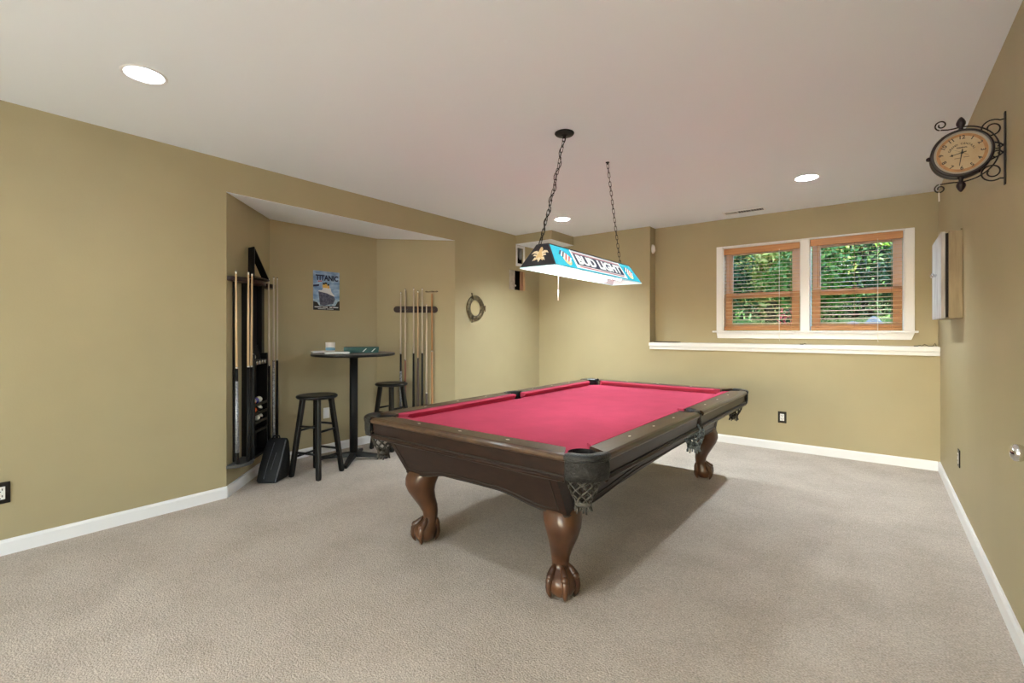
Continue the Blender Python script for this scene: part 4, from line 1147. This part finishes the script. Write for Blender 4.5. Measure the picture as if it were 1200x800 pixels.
# ------------------------------------------------------------------ dartboard cabinet
t = thing('wall_cabinet', 'small weathered wooden two-door cabinet hanging on the right wall', 'cabinet', (XR, 0, 0), 0)
y0, y1, z0, z1 = 4.435, 5.085, 1.384, 1.985
fx = -.072
b = MB(); b.box((fx, y0, z0), (-.0005, y0+.02, z1)); b.box((fx, y1-.02, z0), (-.0005, y1, z1)); b.box((fx, y0+.02, z0), (-.0005, y1-.02, z0+.02)); b.box((fx, y0+.02, z1-.02), (-.0005, y1-.02, z1))
b.m(1).box((-.012, y0+.02, z0+.02), (-.001, y1-.02, z1-.02))
b.build('carcass', [M['weatherb'], M['black']], t, bevel=.002)
ym = (y0+y1)/2
for a, c, kn in ((y0+.002, ym-.002, ym-.035), (ym+.002, y1-.002, ym+.035)):
    b = MB(); b.box((fx-.040, a, z0), (fx-.016, c, z1)); d_ = b.build('door', M['weather'], t, bevel=.003)
    b = MB().m(0, True).lathe([(.0001, 0), (.007, 0), (.006, .012), (.015, .018), (.016, .026), (.010, .032), (.0001, .033)], (fx-.040, kn, 1.71), 16, (-1, 0, 0)); b.build('knob', M['chrome'], d_)
b = MB(); b.box((fx-.016, y0+.012, z0+.01), (fx, ym, z1-.01)); b.box((fx-.016, ym, z0+.01), (fx, y1-.012, z1-.01)); b.build('door_gap_shade', M['cavity'], t)  # dark filler behind the doors, painting the shade of the gap
b = MB(); b.box((-.012, y0-.004, z1), (-.003, y0+.012, z1+.012)); b.build('hanger', M['brass'], t)

# ------------------------------------------------------------------ blinds
def blind(x0, x1, ztop, label):
    t = thing('window_blind', label, 'blind', ((x0+x1)/2, YR+.028, WZ0), 0, 'wooden blinds in the back window')
    hw_ = (x1-x0)/2; HZ = ztop-WZ0
    b = MB(); b.box((-hw_, -.040, HZ-.074), (hw_, -.028, HZ)); b.build('valance', M['blindw'], t, bevel=.004)
    MB().box((-hw_+.004, -.026, HZ-.045), (hw_-.004, .026, HZ-.002)).build('head_rail', M['blindw'], t)
    b = MB(); n = 20
    for i in range(n):
        z = .085 + i*(HZ-.085-.085)/(n-1)
        b.xf(Matrix.Translation((0, 0, z)) @ Matrix.Rotation(math.radians(9), 4, 'X')); b.box((-hw_+.006, -.025, -.0014), (hw_-.006, .025, .0014))
    b.xf(); b.build('slats', M['blinds'], t)
    b = MB(); b.box((-hw_+.005, -.026, .006), (hw_-.005, .026, .030)); b.box((-hw_+.005, -.027, .032), (hw_-.005, .025, .050)); b.build('bottom_rail', M['blindw'], t, bevel=.004)
    b = MB()
    for q in (-.30, .0, .30):
        for yy in (-.0275, .0265): b.tube([(q, yy, .03), (q, yy, HZ-.04)], .0011, 5)
    b.build('ladder_cord', M['cordm'], t)
    b = MB(); b.sphere((-.30, -.030, .040), .008, 8); b.sphere((0, -.030, .040), .008, 8); b.sphere((.30, -.030, .040), .008, 8); b.build('cord_button', M['blindw'], t)
    b = MB().tube([(-hw_+.07, -.046, HZ-.06), (-hw_+.07, -.047, HZ-.52)], .0028, 6); b.build('tilt_wand', M['blindw'], t)
    b = MB().tube([(hw_-.20, -.046, HZ-.06), (hw_-.20, -.046, -.10)], .0013, 5).tube([(hw_-.195, -.046, HZ-.06), (hw_-.195, -.046, -.115)], .0013, 5); b.build('lift_cord', M['ivory'], t)
blind(WX0+.014, MU0-.004, 2.272, 'golden oak slat blind in the left window, beside the lamp')
blind(MU1+.004, WX1-.014, 2.284, 'golden oak slat blind in the right window, nearer the wall cabinet')

# small things lying on the ledge
ZL = 1.1475
t = MB().tube([(-2.26, 5.915, ZL+.006), (-2.0, 5.918, ZL+.006), (-1.92, 5.914, ZL+.006)], [.005, .006, .004], 8).build('ledge_strip', M['black'])  # thin dark strip along the left end of the ledge
tag(t, 'thin dark strip lying at the left end of the white ledge', 'stick')
def clip(x, label, name='cable_clip'):
    b = MB(); b.box((-.022, -.008, 0), (.010, .008, .008)); b.m(0, True).tube([(.008, 0, .005), (.024, .002, .012), (.034, 0, .004)], .003, 6)
    o = b.build(name, M['black'], None, (x, 5.93, ZL)); tag(o, label, 'clip', 'small black clips on the ledge')
clip(-.63, 'small black clip on the ledge under the window middle')
clip(.305, 'small black clip on the ledge left of the wire loop')
t = MB().m(0, True).tube([(.342, 5.93, ZL+.003), (.36, 5.935, ZL+.02), (.39, 5.93, ZL+.004), (.42, 5.925, ZL+.004), (.436, 5.93, ZL+.032), (.445, 5.935, ZL+.004)], .0028, 6).build('wire_loop', M['black'])
tag(t, 'thin dark bent wire on the right end of the white ledge', 'wire')

# ------------------------------------------------------------------ outdoors
def gz(x, y): return 1.10 + max(0, y-6.3)*.055 + .05*math.sin(x*.9+y*.4)
b = MB(); nx, ny = 30, 24
vs = [(lerp(-14, 14, i/nx), lerp(6.24, 24, j/ny), gz(lerp(-14, 14, i/nx), lerp(6.24, 24, j/ny)) if j else 1.06) for j in range(ny+1) for i in range(nx+1)]
b.m(0, True).add(vs, [(j*(nx+1)+i, j*(nx+1)+i+1, (j+1)*(nx+1)+i+1, (j+1)*(nx+1)+i) for j in range(ny) for i in range(nx)])
o = b.build('lawn', M['lawn']); o['kind'] = 'structure'; o['label'] = 'sloping lawn outside the window'
rnd = random.Random(3)
b = MB()
for i in range(9000):
    x = rnd.uniform(-7, 3.2); y = 6.4 + 8*rnd.random()**1.5; z = gz(x, y); h_ = rnd.uniform(.04, .11); a = rnd.uniform(0, PI); dx, dy = .008*math.cos(a), .008*math.sin(a); lx, ly = rnd.uniform(-.04, .04), rnd.uniform(-.04, .04)
    b.add([(x-dx, y-dy, z-.01), (x+dx, y+dy, z-.01), (x+lx, y+ly, z+h_)], [(0, 1, 2)], False)
o = b.build('grass', M['grassb'], recalc=False); tag(o, 'green grass blades on the lawn outside', 'grass', kind='stuff')
def foliage(mb, c, rad, n, size, rn, shell=.55):
    for i in range(n):
        d = V((rn.gauss(0, 1), rn.gauss(0, 1), rn.gauss(0, 1))).normalized(); q = shell + (1-shell)*rn.random()
        lump = 1 + .16*math.sin(d.x*5+c[0])*math.cos(d.z*6+c[1])
        p = V((c[0]+d.x*rad[0]*q*lump, c[1]+d.y*rad[1]*q*lump, c[2]+d.z*rad[2]*q*lump))
        nrm = (d + V((rn.gauss(0, .7), rn.gauss(0, .7), rn.gauss(0, .7)+.4))).normalized()
        u = nrm.orthogonal().normalized(); a = rn.uniform(0, 2*PI); w_ = nrm.cross(u); s_ = size*rn.uniform(.6, 1.3)
        ex = u*math.cos(a)+w_*math.sin(a); ey = nrm.cross(ex)
        mb.add([p-ex*s_, p+ey*s_*.42+nrm*s_*.12, p+ex*s_, p-ey*s_*.42+nrm*s_*.12], [(0, 1, 2, 3)], False)
def shrub(x, y, r, hgt, leaf, label, seed, n=4200, size=.062, cat='shrub', trunk=.5, name='garden_shrub', grp='shrubs and trees outside the window'):
    rn = random.Random(seed); g0 = gz(x, y)
    t = thing(name, label, cat, (x, y, g0), 0, grp)
    b = MB()
    foliage(b, (0, 0, hgt*.52), (r, r*.8, hgt*.52), n, size, rn, .45)
    b.build('foliage', M[leaf], t, recalc=False)
    b = MB().m(0, True)
    for k_ in range(5 if cat == 'shrub' else 3):
        a = rn.uniform(0, 2*PI); q = rn.uniform(.1, .5)*r
        b.tube([(.05*math.cos(a), .05*math.sin(a), -.05), (q*.4*math.cos(a), q*.4*math.sin(a), hgt*.35), (q*math.cos(a), q*math.sin(a), hgt*.8)], [.035, .022, .008] if cat == 'shrub' else [.16, .11, .04], 7)
    b.build('stem', M['bark'], t)
LAB = 'leafy {} outside, {}'
shrub(-4.7, 10.9, .95, 2.0, 'leafg', 'grey green shrub outside, low in the left window', 11)
shrub(-2.75, 10.6, .85, 1.75, 'leafb', 'dark green shrub outside, low at the right of the left window', 12)
shrub(-1.0, 10.7, .8, 1.8, 'leafa', 'bright green shrub outside, low at the left of the right window', 13)
shrub(.75, 11.0, .85, 1.75, 'leafb', 'dark green shrub outside, low at the right of the right window', 14)
shrub(-6.0, 14.2, 1.75, 4.6, 'leafa', 'tall bright green tree outside, high in the left window', 21, 7500, .105, 'tree', name='garden_tree')
shrub(-2.2, 13.9, 1.85, 5.0, 'leafc', 'yellow green tree outside, between the two windows', 22, 7500, .105, 'tree', name='garden_tree')
shrub(1.7, 14.3, 1.8, 4.8, 'leafa', 'tall green tree outside, high in the right window', 23, 7500, .105, 'tree', name='garden_tree')
shrub(-9.0, 20.6, 2.3, 6.2, 'leafb', 'dark green tree outside, behind the left window tree', 26, 7000, .15, 'tree', name='garden_tree')
shrub(-3.9, 20.8, 2.3, 6.8, 'leafb', 'tallest dark tree outside, behind the yellow green tree', 27, 7000, .15, 'tree', name='garden_tree')
shrub(1.0, 20.8, 2.3, 6.4, 'leafb', 'big dark tree outside, behind the right window tree', 28, 7000, .15, 'tree', name='garden_tree')
def hedge(x0, x1, y, hgt, leaf, label, seed, n, size):
    rn = random.Random(seed); xc = (x0+x1)/2; g0 = gz(xc, y)
    t = thing('hedge', label, 'hedge', (xc, y, g0), 0)
    hw_ = (x1-x0)/2; b = MB()
    for i in range(n):
        x = rn.uniform(-hw_, hw_); d = rn.random()**1.6*.7
        top_ = hgt*(1+.10*math.sin(x*1.7+seed)+.06*math.sin(x*4.1))
        if rn.random() < .82: p = V((x, -.75+d+.25*math.sin(x*2.3)*math.sin(x*1.1), rn.uniform(.0, top_)))
        else: p = V((x, rn.uniform(-.7, .7), top_+rn.uniform(-.3, .25)))
        nrm = (V((0, -.8, .5)) + V((rn.gauss(0, .6), rn.gauss(0, .6), rn.gauss(0, .6)))).normalized()
        u = nrm.orthogonal().normalized(); a = rn.uniform(0, 2*PI); w_ = nrm.cross(u); s_ = size*rn.uniform(.6, 1.3)
        ex = u*math.cos(a)+w_*math.sin(a); ey = nrm.cross(ex)
        b.add([p-ex*s_, p+ey*s_*.45+nrm*s_*.12, p+ex*s_, p-ey*s_*.45+nrm*s_*.12], [(0, 1, 2, 3)], False)
    b.build('foliage', M[leaf], t, recalc=False)
    b = MB(); m_ = 24; rings = []
    for i in range(m_+1):
        x = lerp(-hw_, hw_, i/m_); tp = hgt*(1+.10*math.sin(x*1.7+seed)+.06*math.sin(x*4.1))-.35; yy = .25*math.sin(x*2.3)*math.sin(x*1.1)
        rings.append([(x, yy-.35, -.1), (x, yy-.3, tp*.7), (x, yy, tp), (x, .4, tp*.8), (x, .45, -.1)])
    b.loft(rings, True, True, True); b.build('opaque_core', M['twig'], t)  # solid core inside the leaves, put in so no light passes
hedge(-11.5, 4.5, 17.2, 2.7, 'leafb', 'long dense dark hedge outside, behind the trees', 4, 16000, .10)
# flowering plant
rn = random.Random(5)
t = thing('flower_bush', 'small red flowering plant outside, low right in the left window', 'flowering plant', (-1.12, 8.6, gz(-1.12, 8.6)), 0)
b = MB(); foliage(b, (0, 0, .20), (.16, .16, .20), 500, .03, rn, .2); b.build('foliage', M['leafb'], t, recalc=False)
b = MB()
for i in range(40): b.sphere((rn.gauss(0, .07), rn.gauss(0, .07)-.03, .24+rn.gauss(0, .09)), .022, 6)
b.build('blossom', M['flower'], t)
# pale rocks on the lawn
def rock(x, y, r, sc, label, seed):
    rn = random.Random(seed); b = MB().m(0, True); b.sphere((0, 0, r*sc[2]*.8), r, 12, sc)
    b.v = [tuple(V(p)*(1+.09*math.sin(p[0]*23+seed)*math.cos(p[2]*19+p[1]*17))) for p in b.v]
    o = b.build('garden_rock', M['rock'], None, (x, y, gz(x, y)-.03)); tag(o, label, 'rock', 'pale rocks on the lawn')
rock(-.30, 8.9, .13, (.8, .7, 1.0), 'pale upright rock outside the right window, left one', 3)
rock(-.03, 9.0, .15, (.8, .7, 1.1), 'pale upright rock outside the right window, right one', 8)
b = MB(); rn = random.Random(9)
for i in range(420):
    x = rn.gauss(.05, .45); y = rn.gauss(8.1, .35); z = gz(x, y)+.05+rn.uniform(0, .05); a = rn.uniform(0, 6.28); s_ = .035
    dx, dy = math.cos(a)*s_, math.sin(a)*s_
    b.add([(x-dx, y-dy, z), (x+dy*.5, y-dx*.5, z+.015), (x+dx, y+dy, z+.02), (x-dy*.5, y+dx*.5, z)], [(0, 1, 2, 3)], False)
o = b.build('fallen_leaves', M['litter'], recalc=False); tag(o, 'tan fallen leaves on the lawn below the right window', 'leaves', kind='stuff')

# ------------------------------------------------------------------ light from outdoors
wd = bpy.data.worlds.new('World'); S.world = wd; wd.use_nodes = True
n = wd.node_tree.nodes; l = wd.node_tree.links
sk = n.new('ShaderNodeTexSky'); sk.sky_type = 'NISHITA'; sk.sun_disc = False; sk.sun_elevation = math.radians(30); sk.sun_rotation = math.radians(194); sk.altitude = 200
bg = n['Background']; l.new(sk.outputs[0], bg.inputs[0]); bg.inputs[1].default_value = .50
sd = bpy.data.lights.new('sun', 'SUN'); sd.energy = 7.0; sd.angle = .009; sd.color = (1, .98, .95)
so = bpy.data.objects.new('sun', sd); COL.objects.link(so); so.rotation_euler = Euler((math.radians(60), 0, math.radians(-14)))

# ------------------------------------------------------------------ camera
cd = bpy.data.cameras.new('camera'); cam = bpy.data.objects.new('camera', cd); COL.objects.link(cam)
cd.sensor_width = 36; cd.sensor_fit = 'HORIZONTAL'; cd.lens = 555.2/1200*36; cd.shift_y = -13/1200; cd.clip_start = .05
cam.location = (0, 0, 1.30); cam.rotation_euler = (PI/2, 0, math.atan(427/555.2))
S.camera = cam
vs_ = S.view_settings
vs_.view_transform = 'Standard'; vs_.look = 'None'; vs_.gamma = 1; vs_.use_curve_mapping = False; vs_.exposure = 2.0
S.cycles.max_bounces = 10; S.cycles.diffuse_bounces = 6; S.cycles.transparent_max_bounces = 16
S.cycles.sample_clamp_indirect = 8.0; S.cycles.use_denoising = True
